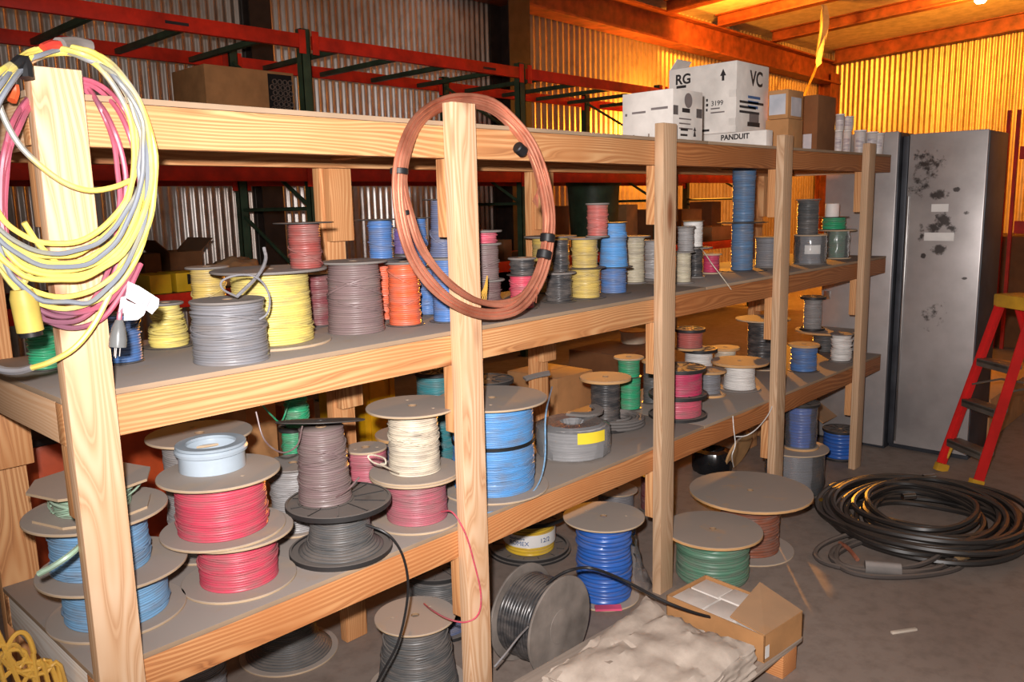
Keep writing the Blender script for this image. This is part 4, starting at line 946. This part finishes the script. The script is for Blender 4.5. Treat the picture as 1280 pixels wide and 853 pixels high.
# ------------------------------------------------------------------ coils on the floor
def floorcoil(name, label, c, rx, ry, rot, n, r, mat, zmax, wob=.04, cat='cable coil', lo=.76):
    t = thing(name, label, cat, (c[0], c[1], 0)); mb = MB()
    for k in range(n):
        sc_ = random.uniform(lo, 1.06) if k % 3 else random.uniform(.9, 1.06); a1 = rx*sc_*random.uniform(.96, 1.04); a2 = ry*sc_*random.uniform(.94, 1.04); ox, oy = random.gauss(0, wob), random.gauss(0, wob); ph = random.random()*6.28
        z0 = r+(zmax-r)*(k/n)**1.2; pts = []
        for j in range(26):
            a = 2*PI*j/26; x, y = a1*math.cos(a)+ox+.02*math.cos(3*a+ph), a2*math.sin(a)+oy
            pts.append((x*math.cos(rot)-y*math.sin(rot), x*math.sin(rot)+y*math.cos(rot), max(r+.001, z0+.018*math.cos(a-ph)*(k > 2))))
        mb.tube(pts, r, 7, 3, True)
    mb.build('cable', mat, t); return t
M_CBL = dusty('black_cable', (40, 36, 34), (98, 84, 74), .45, .42, 0, .5)
a, b_, c_, d_ = onz(1042, 650, .02), onz(1150, 592, .05), onz(1275, 690, 0), onz(1120, 688, 0)
ctr = (b_+d_)/2; ctr.z = 0
cc = (onz(1042, 640, 0)+onz(1278, 672, 0))/2
fc = floorcoil('cable_coil', 'big heap of thick black cable coiled on the floor in front of the ladder', (cc.x, cc.y), .47, .42, .3, 24, .0135, M_CBL, .1, .035, lo=.5)
for q in ((1154, 597), (1128, 621)):
    p = onz(*q, .09)-fc.location; MB().cyl(p, p+Vector((.05, -.04, 0)), .0145).build('metal_tip', M_STEEL, fc)
p = onz(1085, 614, .06)-fc.location
cc2 = onz(1116, 697, 0)
f2 = floorcoil('cable_coil', 'thin ring of dusty grey cable with a taped joint, in front of the black heap', (cc2.x, cc2.y), .31, .2, .95-PI/2, 5, .011, dusty('dusty_dark_cable', (74, 66, 62), (110, 98, 90), .8), .03, .012)
a, c = onz(1081, 709, .03)-f2.location, onz(1126, 713, .03)-f2.location
MB().tube([a, a+(c-a)*.3, a+(c-a)*.7, c], .028, 10, 1).build('taped_joint', M_GRY, f2)
a, c = onz(1050, 679, .02)-f2.location, onz(1072, 700, .02)-f2.location
MB().tube([a, (a+c)/2+Vector((0, 0, .01)), c], .009, 7, 3).build('copper_end', M_COPPER, f2)
MB().tube([onz(1195, 700, .02)-f2.location, onz(1214, 690, .03)-f2.location], .022, 9, 1).build('tape_wrap', plain('tan_tape', (150, 120, 84)), f2)
a, c = onz(1004, 625, .035), onz(1040, 634, .035)
t = thing('cable_plug', 'steel cable coupling with a brass collar lying left of the black cable heap', 'connector', (a.x, a.y, 0)); a, c = a-t.location, c-t.location
MB().tube([a, a+(c-a)*.02, a+(c-a)*.55, a+(c-a)*.58], .026, 14, 1).build('coupling_body', M_STEEL, t); MB().tube([a+(c-a)*.58, a+(c-a)*.85, c], .032, 14, 1).build('collar', plain('brass', (170, 140, 60), .35, .8), t)
MB().tube([c, c+Vector((.05, -.03, .0)), c+Vector((.12, -.1, .0))], .02, 10, 3).build('cable_stub', M_BLK, t)
t = tag(MB().obox(onz(1130, 789, .004), (.05, .006, .004), Matrix.Rotation(-.6, 3, 'Z'), .001).build('wood_stick', plain('pale_stick', (210, 196, 180))), 'short pale stick lying alone on the open floor', 'stick')

# yellow cord heap at the lower left
yc_ = thing('extension_cord', 'heap of yellow cord at the bottom left corner below the shelf end', 'extension cord', onz(30, 853, .3)*1.0); yc_.location.z = 0

base_p = ony(30, 845, .12)
yc_.location = (base_p.x, base_p.y, 0)
ztop = base_p.z; M_AMB = cordmat('amber_cord', (214, 166, 72), (170, 130, 64))
for k in range(12):
    ox, oy = random.gauss(0, .03), random.gauss(0, .03); r1, r2 = random.uniform(.07, .13), random.uniform(.06, .12); z0 = .01+(ztop-.02)*random.random(); ph = random.random()*6.28
    mb.tube([(ox+r1*math.cos(2*PI*j/16), oy+r2*math.sin(2*PI*j/16), max(.006, z0*.5+z0*.5*math.sin(2*PI*j/16+ph)+.02*math.cos(6*PI*j/16))) for j in range(16)], .0052, 7, 3, True)
for q in ([(2, 826), (14, 800), (24, 791), (34, 795), (42, 815), (47, 853)], [(4, 815), (22, 812), (32, 818), (24, 835), (12, 822), (6, 812)], [(0, 822), (20, 840), (45, 838), (70, 850)], [(8, 836), (30, 828), (50, 832), (60, 853)], [(-6, 838), (14, 806), (30, 820), (44, 853)], [(30, 853), (46, 828), (60, 834), (82, 856)], [(2, 850), (18, 838), (38, 846), (56, 842), (76, 856)], [(-8, 815), (4, 806), (12, 822), (4, 850)]):
    MB().tube([ony(x, y, .12)-yc_.location for x, y in q]+[Vector((random.uniform(.0, .1), random.uniform(-.05, .05), .01))], .0052, 7, 4).build('cord_strand', M_AMB, yc_)
mb.build('cord_loops', M_AMB, yc_)

# ------------------------------------------------------------------ pallet, carton and sack at the front
M_OLD = wood('X', 'grey')
pal = thing('wooden_pallet', 'weathered low pallet under the open carton and the dusty sack', 'pallet', (0, 0, 0))
E1, E2 = onz(1003, 796, .1), onz(930, 853, .1)
pd = (E2-E1); pd.z = 0; pd.normalize(); pn = Vector((-pd.y, pd.x, 0)); pn = pn if pn.y > 0 else -pn
pal.location = (E1.x, E1.y, 0); Rp = Matrix((pd, pn, Vector((0, 0, 1)))).transposed()
if Rp.determinant() < 0: Rp = Matrix((pd, -pn, Vector((0, 0, 1)))).transposed()
PL, PW = 1.0, .5
for k in range(5):
    o = MB().box((0, 0, 0), (PL, .085, .018), .002).build('deck_board', M_OLD, pal); o.rotation_euler = Rp.to_euler(); o.location = pn*(.0+k*(PW-.085)/4)+Vector((0, 0, .082))
    if Rp.col[1].dot(pn) < 0: o.location += pn*.085
for k in range(3):
    o = MB().obox((0, 0, .041), (.045, PW/2, .0405), Matrix.Identity(3), .003).build('bearer_block', wood('Y', 'rust'), pal); o.rotation_euler = Rp.to_euler(); o.location = pd*(.08+k*.42)+pn*(PW/2)
# open carton
c0, c1, c2_ = onz(955, 830, .101), onz(833, 775, .101), onz(986, 792, .101)
ex = (c1-c0); ey = (c2_-c0); ex.z = ey.z = 0; lx, ly = ex.length, ey.length; ex.normalize(); ey = (ey-ex*ey.dot(ex)).normalized(); ly = max(.2, ly)
hb = zat(c0.x, c0.y, 796)-.101; Rb = Matrix((ex, ey, Vector((0, 0, 1)))).transposed()
bx = thing('carton', 'open brown carton with a raised flap on the pallet', 'carton', (c0.x, c0.y, .101)); bx.rotation_euler = (0, 0, math.atan2(ex.y, ex.x))
sgn = 1 if Vector((0, 0, 1)).cross(ex).dot(ey) > 0 else -1
th = .004; Y_ = lambda v: v*sgn
mb = MB(); mb.box((0, 0, 0), (lx, Y_(ly), th)); mb.box((0, 0, th), (lx, Y_(th), hb)); mb.box((0, Y_(ly-th), th), (lx, Y_(ly), hb)); mb.box((0, 0, th), (th, Y_(ly), hb)); mb.box((lx-th, 0, th), (lx, Y_(ly), hb))
mb.build('carton_body', M_CARD, bx, smooth=False)
mb = MB().add([(0, 0, hb), (0, Y_(ly), hb), (lx*.42, Y_(ly*1.0), hb+.045), (lx*.34, Y_(ly*.02), hb+.012), (0, 0, hb+th), (0, Y_(ly), hb+th), (lx*.42, Y_(ly*1.0), hb+.045+th), (lx*.34, Y_(ly*.02), hb+.012+th)], [(0, 1, 2, 3), (4, 7, 6, 5), (0, 4, 5, 1), (1, 5, 6, 2), (2, 6, 7, 3), (3, 7, 4, 0)])
mb.build('lid_flap', M_CARD, bx, smooth=False)
MB().add([(lx, 0, hb), (lx, Y_(ly), hb), (lx*1.02, Y_(ly), hb-.05), (lx*1.03, 0, hb-.06), (lx-th, 0, hb), (lx-th, Y_(ly), hb), (lx*1.02-th, Y_(ly), hb-.05), (lx*1.03-th, 0, hb-.06)], [(0, 1, 2, 3), (4, 7, 6, 5), (0, 4, 5, 1), (1, 5, 6, 2), (2, 6, 7, 3), (3, 7, 4, 0)])
mb = MB()
for k, (u0, u1, v0, v1, hh) in enumerate(((.03, .3, .05, .48, .93), (.33, .62, .05, .5, .96), (.65, .97, .05, .5, .92), (.4, .66, .55, .95, .95), (.68, .97, .55, .95, .9), (.05, .37, .53, .95, .9))):
    tag(MB().box((lx*u0, Y_(ly*v0), th+.001), (lx*u1, Y_(ly*v1), hb*hh), .002).build('inner_box', M_WHITEBOX, bx))
t_ = MB().box((-.001, Y_(ly*.02), hb*.15), (-.0002, Y_(ly*.12), hb*.6)).build('paper_label', M_PAPER, bx)
# dusty sack
q = [onz(800, 845, .16), onz(724, 812, .1), onz(915, 820, .1)]
sk = thing('paper_sack', 'dusty crumpled pale sack slumped on the pallet in front of the open carton', 'sack', (0, 0, 0))
Ls, Ws = .52, .42; cs = onz(812, 838, .14); sk.location = (cs.x, cs.y, .1005); sk.rotation_euler = (0, 0, math.atan2(pd.y, pd.x))
import mathutils
bm = bmesh.new(); bmesh.ops.create_cube(bm, size=2); bmesh.ops.subdivide_edges(bm, edges=bm.edges[:], cuts=22, use_grid_fill=True)
for v in bm.verts:
    x, y, z = v.co; e = (1-min(1, abs(x))**8)*(1-min(1, abs(y))**8); zz = (z+1)/2
    fac = mathutils.noise.voronoi(Vector((x*1.7+3, y*1.6+1, .4)))[0]; cr = min(.5, fac[1]-fac[0])         # flat facets meeting in creases
    fac2 = mathutils.noise.voronoi(Vector((x*4+7, y*4.4+2, .9)))[0]; cr2 = min(.4, fac2[1]-fac2[0])
    nz_ = mathutils.noise.fractal(Vector((x*1.6, y*1.8, z*.8+4)), .6, 2., 4); jag = 1+.05*nz_+.03*mathutils.noise.noise(Vector((x*6, y*6, z*3)))
    top = .062+.030*e-.022*x+.026*cr+.005*cr2+.016*nz_
    v.co = Vector((x*Ls/2*jag*(1-.06*zz), y*Ws/2*jag*(1-.06*zz), max(0, zz*top)))
mb = MB(); bm.verts.index_update(); mb.add([v.co for v in bm.verts], [tuple(v.index for v in f.verts) for f in bm.faces]); bm.free()
def m_sack():
    t = NT('dusty_sack_paper'); n = t.noise(t.coords(), 6., 6., .65); n2 = t.noise(t.coords(), 2.5, 3.)
    c = t.mix(t.ramp(n, [(.35, (0, 0, 0, 1)), (.7, (1, 1, 1, 1))]), lin((196, 182, 168)), lin((160, 146, 134)))
    c = t.mix(t.ramp(n2, [(.6, (0, 0, 0, 1)), (.7, (.5, .5, .5, 1))]), c, lin((206, 168, 116))); t.base(c); t.bump(n, .5, .008); return t.set(.75)
mb.build('sack_body', m_sack(), sk, angle=32)
mb = MB(); vs = []
for i in range(9):
    for j in range(7):
        u, v = i/8, j/6; vs.append((-.02+.14*u+.02*v, -.19+.15*v, .088+.012*math.sin(5*u+3*v)+.008*random.random()-.02*(1-v)))
mb.add(vs, [(i*7+j, (i+1)*7+j, (i+1)*7+j+1, i*7+j+1) for i in range(8) for j in range(6)]); mb.build('torn_paper', m_sack(), sk, angle=180)
# ------------------------------------------------------------------ pallet racking along the wall
rk = thing('pallet_rack', 'red and green steel pallet racking along the corrugated wall behind the shelving', 'rack', (0, 0, 0))
UX = [-1.67, .735, 3.14, 5.55, 7.95, 10.36]; YF0, YB0 = 3.82, 4.9
for x in UX:
    for y in (YF0, YB0):
        mb = MB().box((x-.04, y, .002), (x+.04, y+.006, 2.86)).box((x-.04, y, .002), (x-.034, y+.07, 2.86)).box((x+.034, y, .002), (x+.04, y+.07, 2.86)).box((x-.06, y-.02, 0.0005), (x+.06, y+.09, .008))
        mb.build('upright', M_GREENST, rk, smooth=False)
    mb = MB()
    for k in range(4):
        z0 = .25+k*.64; mb.cyl((x, YF0+.05, z0), (x, YB0, z0+.58), .016, 6)
        mb.cyl((x, YF0+.05, z0), (x, YB0, z0), .016, 6)
    mb.build('frame_brace', M_GREENST, rk)
LV = (.882, 1.735, 2.71)
for i in range(5):
    for z in LV:
        for y in (YF0-.045, YB0+.02):
            MB().box((UX[i]+.042, y, z), (UX[i+1]-.042, y+.042, z+.1), .004).build('beam', M_RED, rk)
            for x in (UX[i]+.04, UX[i+1]-.075): MB().box((x-.012+.0, y-.004, z-.04), (x+.046, y+.004, z+.13), .002).build('end_plate', M_RED, rk)
        if z > 2:
            for q in range(4):
                x = UX[i]+.3+q*.58; MB().box((x-.02, YF0-.003, z+.01), (x+.02, YB0+.02, z+.05), .003).build('cross_bar', M_GREENST, rk)
        else:
            MB().box((UX[i]+.05, YF0-.003, z+.08), (UX[i+1]-.05, YB0+.02, z+.098)).build('rack_deck', plain('dark_board', (84, 62, 46), .8), rk)
for x in (2.05, 4.98):
    MB().box((x, YF0-.0465, 2.745), (x+.16, YF0-.0451, 2.765)).build('stencil_mark', M_INK, rk)
rk2 = thing('pallet_rack', 'red racking beyond the grimy cabinet against the amber end wall', 'rack', (0, 0, 0))
xr = 8.6; y2 = onx(1257, 200, xr).y; y3 = onx(1269, 200, xr).y
for y in (y2, y3, y3-2.2): MB().box((xr, y-.015, .001), (xr+.04, y+.015, zat(xr, y2, 138 if y > y3-1 else 170))).build('upright', M_RED, rk2, smooth=False)
for py in (190, 283): z = zat(xr, y3, py); MB().box((xr+.01, y3-2.17, z-.07), (xr+.05, y3-.03, z+.05)).build('beam', M_RED, rk2); MB().box((xr+.1, y3-2.17, z+.0), (xr+1., y3-.03, z+.02)).build('rack_deck', plain('dark_board', (84, 62, 46), .8), rk2)

# ------------------------------------------------------------------ goods in the background
def bgbox(label, x0, y0, z0, w, d, h, mat, group='goods stored behind the shelving', open_=False, rz=0., name='carton', cat='carton'):
    t = thing(name, label, cat, (x0, y0, z0+.0005), group, rz)
    if not open_: MB().box((0, 0, 0), (w, d, h), .006).box((w*.02, d*.47, h), (w*.98, d*.53, h+.001)).build('carton_body', mat, t)
    else:
        MB().box((0, 0, 0), (w, d, .006)).box((0, 0, .006), (w, .006, h)).box((0, d-.006, .006), (w, d, h)).box((0, .006, .006), (.006, d-.006, h)).box((w-.006, .006, .006), (w, d-.006, h)).build('carton_body', mat, t, smooth=False)
        for s, (xa, xb) in enumerate(((-.1, .0), (w, w+.1))):
            MB().add([(0 if s == 0 else w, 0, h), (0 if s == 0 else w, d, h), (xa if s == 0 else xb, d, h+.09), (xa if s == 0 else xb, 0, h+.09), (.006 if s == 0 else w-.006, 0, h), (.006 if s == 0 else w-.006, d, h), (xa+.006 if s == 0 else xb-.006, d, h+.094), (xa+.006 if s == 0 else xb-.006, 0, h+.094)],
                [(0, 1, 2, 3), (4, 7, 6, 5), (0, 4, 5, 1), (1, 5, 6, 2), (2, 6, 7, 3), (3, 7, 4, 0)]).build('open_flap', mat, t, smooth=False)
    return t
def bx_px(label, pxa, pxb, pyT, y, z0, d, mat, **k):
    x0, x1 = xat(pxa, y, z0+.1), xat(pxb, y, z0+.1); h = zat(x0, y, pyT)-z0
    return bgbox(label, x0, y, z0, x1-x0, d, max(.05, h), mat, **k)
LD1, LD2 = LV[0]+.098, LV[1]+.098
# long carton of tubes on the second level
xA, xB = xat(262, 3.95, LD2+.2), 3.1; hT = zat(xB, 3.95, 92)-LD2
t = bgbox('long brown carton full of dark tubes with its open end showing, on the red racking', xA, 3.95, LD2, xB-xA, .5, hT, M_CARD)
xs = xat(340, 3.95, LD2+.2)-xA
mb = MB(); n = 6
nc, nr = int((xB-xA-xs-.04)/.044), int((hT-.06)/.04)
for i in range(nc):
    for j in range(nr):
        cx = xs+.03+.044*(i+.5*(j % 2)); cz = .02+.04*j
        mb.lathe([(.015, .0015), (.0205, .0015), (.0205, .012), (.015, .012), (.015, .0015)], 10, M=Matrix.Translation((cx, 0, cz+.02)) @ Matrix.Rotation(PI/2, 4, 'X'))
mb.build('tube_ends', plain('tube_grey', (118, 100, 90)), t); MB().box((xs, -.0012, .015), (xB-xA-.02, -.0004, hT-.02)).build('dark_end_sheet', plain('hollow_shade', (26, 22, 20), .8), t)  # dark sheet on the closed box paints the shaded hollow behind the tubes
# lower level
t = bx_px('yellow parts bin on the red racking left of the big yellow reel', 187, 214, 345, 3.86, LD1, .3, M_YEL, name='parts_bin', cat='bin')
t = bx_px('yellow parts bin with a front slot painted dark beside its twin', 220, 252, 342, 3.86, LD1, .3, M_YEL, name='parts_bin', cat='bin')
MB().box((.08, -.002, .05), (.2, -.0005, .12)).build('slot_shade_patch', M_BLK, t)  # black patch paints the shade inside the bin opening
bx_px('brown carton with open flaps on the red racking behind the yellow bins', 214, 254, 316, 4.3, LD1, .4, M_CARDD, open_=True)
bx_px('dark brown carton on the racking left of the open flapped one', 182, 203, 318, 4.25, LD1, .4, M_CARDD)
t = thing('cloth_bundle', 'crumpled pale bundle on the racking above the yellow reels', 'bundle', (xat(292, 4.0, LD1+.2), 4.0, LD1+.001), 'goods stored behind the shelving')
bm = bmesh.new(); bmesh.ops.create_icosphere(bm, subdivisions=4, radius=1)
for v in bm.verts: v.co *= 1+.25*mathutils.noise.fractal(v.co*2.2, .8, 2., 4); v.co = Vector((v.co.x*.22, v.co.y*.16, max(0, (v.co.z+.7)*.12)))
bm.verts.index_update(); MB().add([v.co for v in bm.verts], [tuple(v.index for v in f.verts) for f in bm.faces]).build('cloth', M_CARD, t, angle=180); bm.free()
random.seed(5)
names = ['dark drum shaped tub behind the rose coloured reel', 'brown carton on the racking between the second and third posts', 'dim brown carton behind the pair of dull yellow reels', 'low brown carton behind the sky blue reel',
         'brown carton on the racking behind the third post', 'tall dim carton on the racking left of the steel blue pair', 'brown carton glowing amber behind the steel blue pair', 'low dim carton on the racking behind the copper coil']
for k, (a, c, pt, y) in enumerate(((712, 768, 236, 3.95), (690, 712, 258, 4.2), (783, 797, 256, 4.05), (818, 832, 262, 4.0), (852, 877, 262, 4.3), (889, 901, 252, 4.3), (890, 917, 284, 3.9), (630, 640, 300, 4.0))):
    if k == 0:
        x = xat(742, 4.2, LD1+.3); t = thing('tub', names[0], 'tub', (x, 4.2, LD1+.001), 'goods stored behind the shelving'); hh = zat(x, 4.2, 224)-LD1
        MB().lathe([(0, 0), (.26, 0), (.3, hh*.9), (.32, hh*.92), (.32, hh), (.29, hh), (.27, hh*.95), (0, hh*.95)], 30).build('tub_body', M_GREENST, t)
    else: bx_px(names[k], a, c, pt, y, LD1, .36, M_CARDD if k % 2 else M_CARD)
# standing behind the lowest shelf
bx_px('brown carton on the floor behind the green reels', 322, 358, 512, 1.25, 0, .35, M_CARD)
bx_px('dark brown carton on the floor right of the green reels', 362, 402, 508, 1.5, 0, .4, M_CARDD)
x = xat(150, 1.35, .4); x1 = xat(212, 1.35, .4)
t = thing('storage_tote', 'orange plastic tote behind the light blue stack', 'tote', (x-.25, 1.35, .001), 'goods stored behind the shelving'); w = x1-x+.25; h = zat(x, 1.35, 540)
MB().box((0, 0, 0), (w, .4, h), .02).build('tote_body', plain('orange_plastic', (206, 84, 40), .45), t); MB().box((-.015, -.015, h), (w+.015, .415, h+.03), .008).build('lid', M_BLK, t)
x = xat(455, 1.55, .6); x1 = xat(494, 1.55, .6); h = zat(x, 1.55, 452)
t = thing('yellow_locker', 'yellow steel locker behind the cream reel', 'locker', (x, 1.55, .001), 'goods stored behind the shelving')
MB().box((0, 0, 0), (x1-x, .4, h), .006).build('locker_body', plain('yellow_steel', (226, 168, 20), .4, 0, .2), t); MB().box((.03, -.012, .08), ((x1-x)*.62, -.0005, h-.03), .004).build('door', plain('yellow_steel', (226, 168, 20), .4), t); MB().box(((x1-x)*.8, -.012, 0.02), ((x1-x)*.86, -.0005, h-.01), .004).build('rib', plain('yellow_steel', (226, 168, 20), .4), t)
bx_px('amber lit carton behind the broken flange pieces', 698, 742, 474, .95, 0, .35, M_CARD)
tb = bx_px('stack base carton on the floor behind the green pair', 772, 830, 445, 1.35, 0, .4, M_CARDD)
x = xat(792, 1.55, .8); zb_ = zat(tb.location.x, 1.35, 445); R = 17*mpp((x, 1.55, .9)); h = zat(x, 1.55, 413)-zb_
t = thing('pail', 'pale plastic pail standing above the tall green pair', 'pail', (x, 1.55, zb_+.002), 'goods stored behind the shelving')
MB().lathe([(0, 0), (R*.9, 0), (R, h*.85), (R*1.05, h*.86), (R*1.05, h*.93), (0, h*.93)], 30).build('pail_body', plain('pale_plastic', (216, 200, 176), .5), t)
MB().lathe([(0, h*.935), (R*1.07, h*.935), (R*1.07, h), (0, h)], 30).build('lid', M_CARD, t)
h = zat(4.52, .45, 480)
t = bgbox('orange lit carton with a lowered flap under the right end of the shelving', 4.32, .44, .0, .32, .42, h, M_CARD)
MB().obox((.14, -.09, h*.62), (.15, .003, .1), Matrix.Rotation(-1.0, 3, 'X')).build('open_flap', M_CARD, t)
bx_px('long amber carton on the floor far right beyond the ladder', 1236, 1300, 500, onz(1242, 548, 0).y, 0, .5, M_CARD)
x = onz(1262, 470, .8)
bx_px('brown carton on the floor beyond the lowest shelf at its right half', 900, 944, 500, .9, 0, .35, M_CARD)
bx_px('wide carton on the floor behind the glossy magenta reels', 836, 892, 555, .85, 0, .35, M_CARD)
t = thing('wrapped_coil', 'black film wrapped coil on the floor under the shelf, right of the third post', 'coil', onz(890, 588, 0)); R = 25*mpp(t.location); 
MB().lathe([(R*.4, .0), (R*.4, .1), (R*.6, .13), (R*.9, .12), (R, .08), (R, .03), (R*.9, .0), (R*.4, 0)], 36, lambda k, a, r, z: (r*(1+.04*math.sin(9*a+k)), z)).build('coil_body', plain('black_film', (30, 30, 32), .2), t)
x = onz(934, 592, 0); t = tag(MB().lathe([(0, 0), (.12, 0), (.12, .012), (0, .012)], 36, None, Matrix.Translation((x.x, x.y+.05, .117)) @ Matrix.Rotation(-1.2, 4, 'X')).build('wooden_disc', M_WOODFL), 'round wooden disc leaning on the floor behind the widest flange', 'disc')
bgbox('dark heap of cartons under the racking beyond the ladder', 8.7, y3-1.6, .001, .8, 2.1, 1.1, M_CARDD)
bgbox('amber topped carton on the racking beyond the grimy cabinet', 8.75, y3-.6, zat(xr, y3, 283)+.021, .5, .45, .35, M_CARDD)
# rag hung from a purlin and a sagging strap by the girder
t = thing('hanging_rag', 'torn strip of amber lit insulation hanging from the roof', 'rag', ony(1028, 4, 4.2))
mb = MB(); vs = []
for i in range(11):
    for j in range(5):
        v, u = i/10, j/4-.5; w = .30*(1-v)**.7*(1+.4*math.sin(7*v+2*u)); vs.append((w*u+.05*math.sin(5*v), .06*math.sin(6*u+4*v), -.95*v+.08*math.sin(9*u)*v))
mb.add(vs, [(i*5+j, (i+1)*5+j, (i+1)*5+j+1, i*5+j+1) for i in range(10) for j in range(4)]); mb.build('rag_cloth', M_INSUL, t, angle=180)
tag(MB().tube([ony(1027, 64, 5.2), ony(1018, 90, 5.2), ony(1006, 118, 5.2), ony(1000, 140, 5.2)], .025, 6, 4).build('hanging_strap', plain('yellow_strap', (220, 180, 90), .6)), 'pale strap dangling from the girder above the tall brown carton', 'strap')

# ------------------------------------------------------------------ light
AMB = (1., .37, .035)
def bay(name, loc, power, label=None, cone=None, r=.14):
    l = bpy.data.lights.new(name, 'POINT' if not cone else 'SPOT'); l.energy = power; l.color = AMB; l.shadow_soft_size = r
    if cone: l.spot_size = math.radians(cone); l.spot_blend = .35
    o = bpy.data.objects.new(name, l); COL.objects.link(o); o.location = loc; return o
pl = onx(1226, -4, 14.2)
t = thing('high_bay_lamp', 'glowing sodium lamp under the roof at the top right of the photo', 'lamp', pl)
em = NT('sodium_glow'); em.b.inputs['Emission Color'].default_value = (1., .75, .4, 1); em.b.inputs['Emission Strength'].default_value = 30.; M_GLOW = em.m
MB().lathe([(0, -.1), (.06, -.09), (.09, -.05), (.08, 0), (.05, .05), (0, .06)], 20).build('bulb', M_GLOW, t)
MB().lathe([(.05, .2), (.12, .18), (.2, .06), (.205, .06), (.13, .2), (.05, .22)], 30).build('reflector', M_STEEL, t); MB().cyl((0, 0, .2), (0, 0, zc(pl.y)-pl.z-.002), .02).build('stem', M_DARKST, t)
for nm, loc, pw in (('sodium_lamp_end', pl+Vector((.12, 0, -.02)), K_END), ('sodium_lamp_end2', (11., 4.2, 4.35), K_END*.8), ('sodium_lamp_end3', (11.5, -2., 4.3), K_END*.8)):
    o = bay(nm, loc, pw, cone=165); o.rotation_euler = (Vector((1, 0, .1))).to_track_quat('-Z', 'Y').to_euler()
bay('sodium_lamp_mid', (9.2, 3.3, 4.2), K_MID, cone=118)
bay('sodium_lamp_wall', (10.7, 5.3, 2.7), K_WALL)
o = bay('added_aisle_light', LA, K_AISLE, cone=44, r=.06); o.rotation_euler = (Vector((3.2, .2, .7))-Vector(LA)).to_track_quat('-Z', 'Y').to_euler()  # added amber spot, rims the shelf goods from behind
t = thing('added_flood_lamp', 'added unseen amber flood lamp behind the large white carton', 'lamp', LA); dv = (Vector((3.2, .2, .7))-Vector(LA)).to_track_quat('Z', 'Y').to_matrix().to_4x4()  # fixture added to go with the amber spot, hidden by the cartons
MB().lathe([(.03, -.1), (.1, -.06), (.14, .02), (.15, .02), (.11, -.07), (.035, -.11), (.03, -.1)], 24, None, dv).build('reflector', M_STEEL, t)
MB().cyl((0, 0, -.05), (0, 0, -LA[2]+.001), .02).lathe([(0, -LA[2]+.0005), (.2, -LA[2]+.0005), (.2, -LA[2]+.02), (0, -LA[2]+.02)], 20).build('stand', M_DARKST, t)
fl = bpy.data.lights.new('camera_flash', 'SPOT'); fl.energy = K_FLASH; fl.color = (1., .94, .915); fl.shadow_soft_size = .025; fl.spot_size = math.radians(124); fl.spot_blend = 1.
fo = bpy.data.objects.new('camera_flash', fl); COL.objects.link(fo); fo.location = CAM-RT*.055+UP*.1
fd_ = FW+RT*.22+UP*.14; fo.rotation_euler = fd_.to_track_quat('-Z', 'Y').to_euler()
w = bpy.data.worlds.new('world'); sc.world = w; w.use_nodes = True
w.node_tree.nodes['Background'].inputs[0].default_value = (1., .86, .76, 1); w.node_tree.nodes['Background'].inputs[1].default_value = K_WORLD
sc.view_settings.view_transform = 'Standard'; sc.view_settings.look = 'None'; sc.view_settings.exposure = 0.; sc.view_settings.gamma = 1.; sc.view_settings.use_curve_mapping = False
sc.cycles.max_bounces = 6; sc.cycles.transparent_max_bounces = 12; sc.cycles.use_denoising = True; sc.cycles.sample_clamp_indirect = 6.
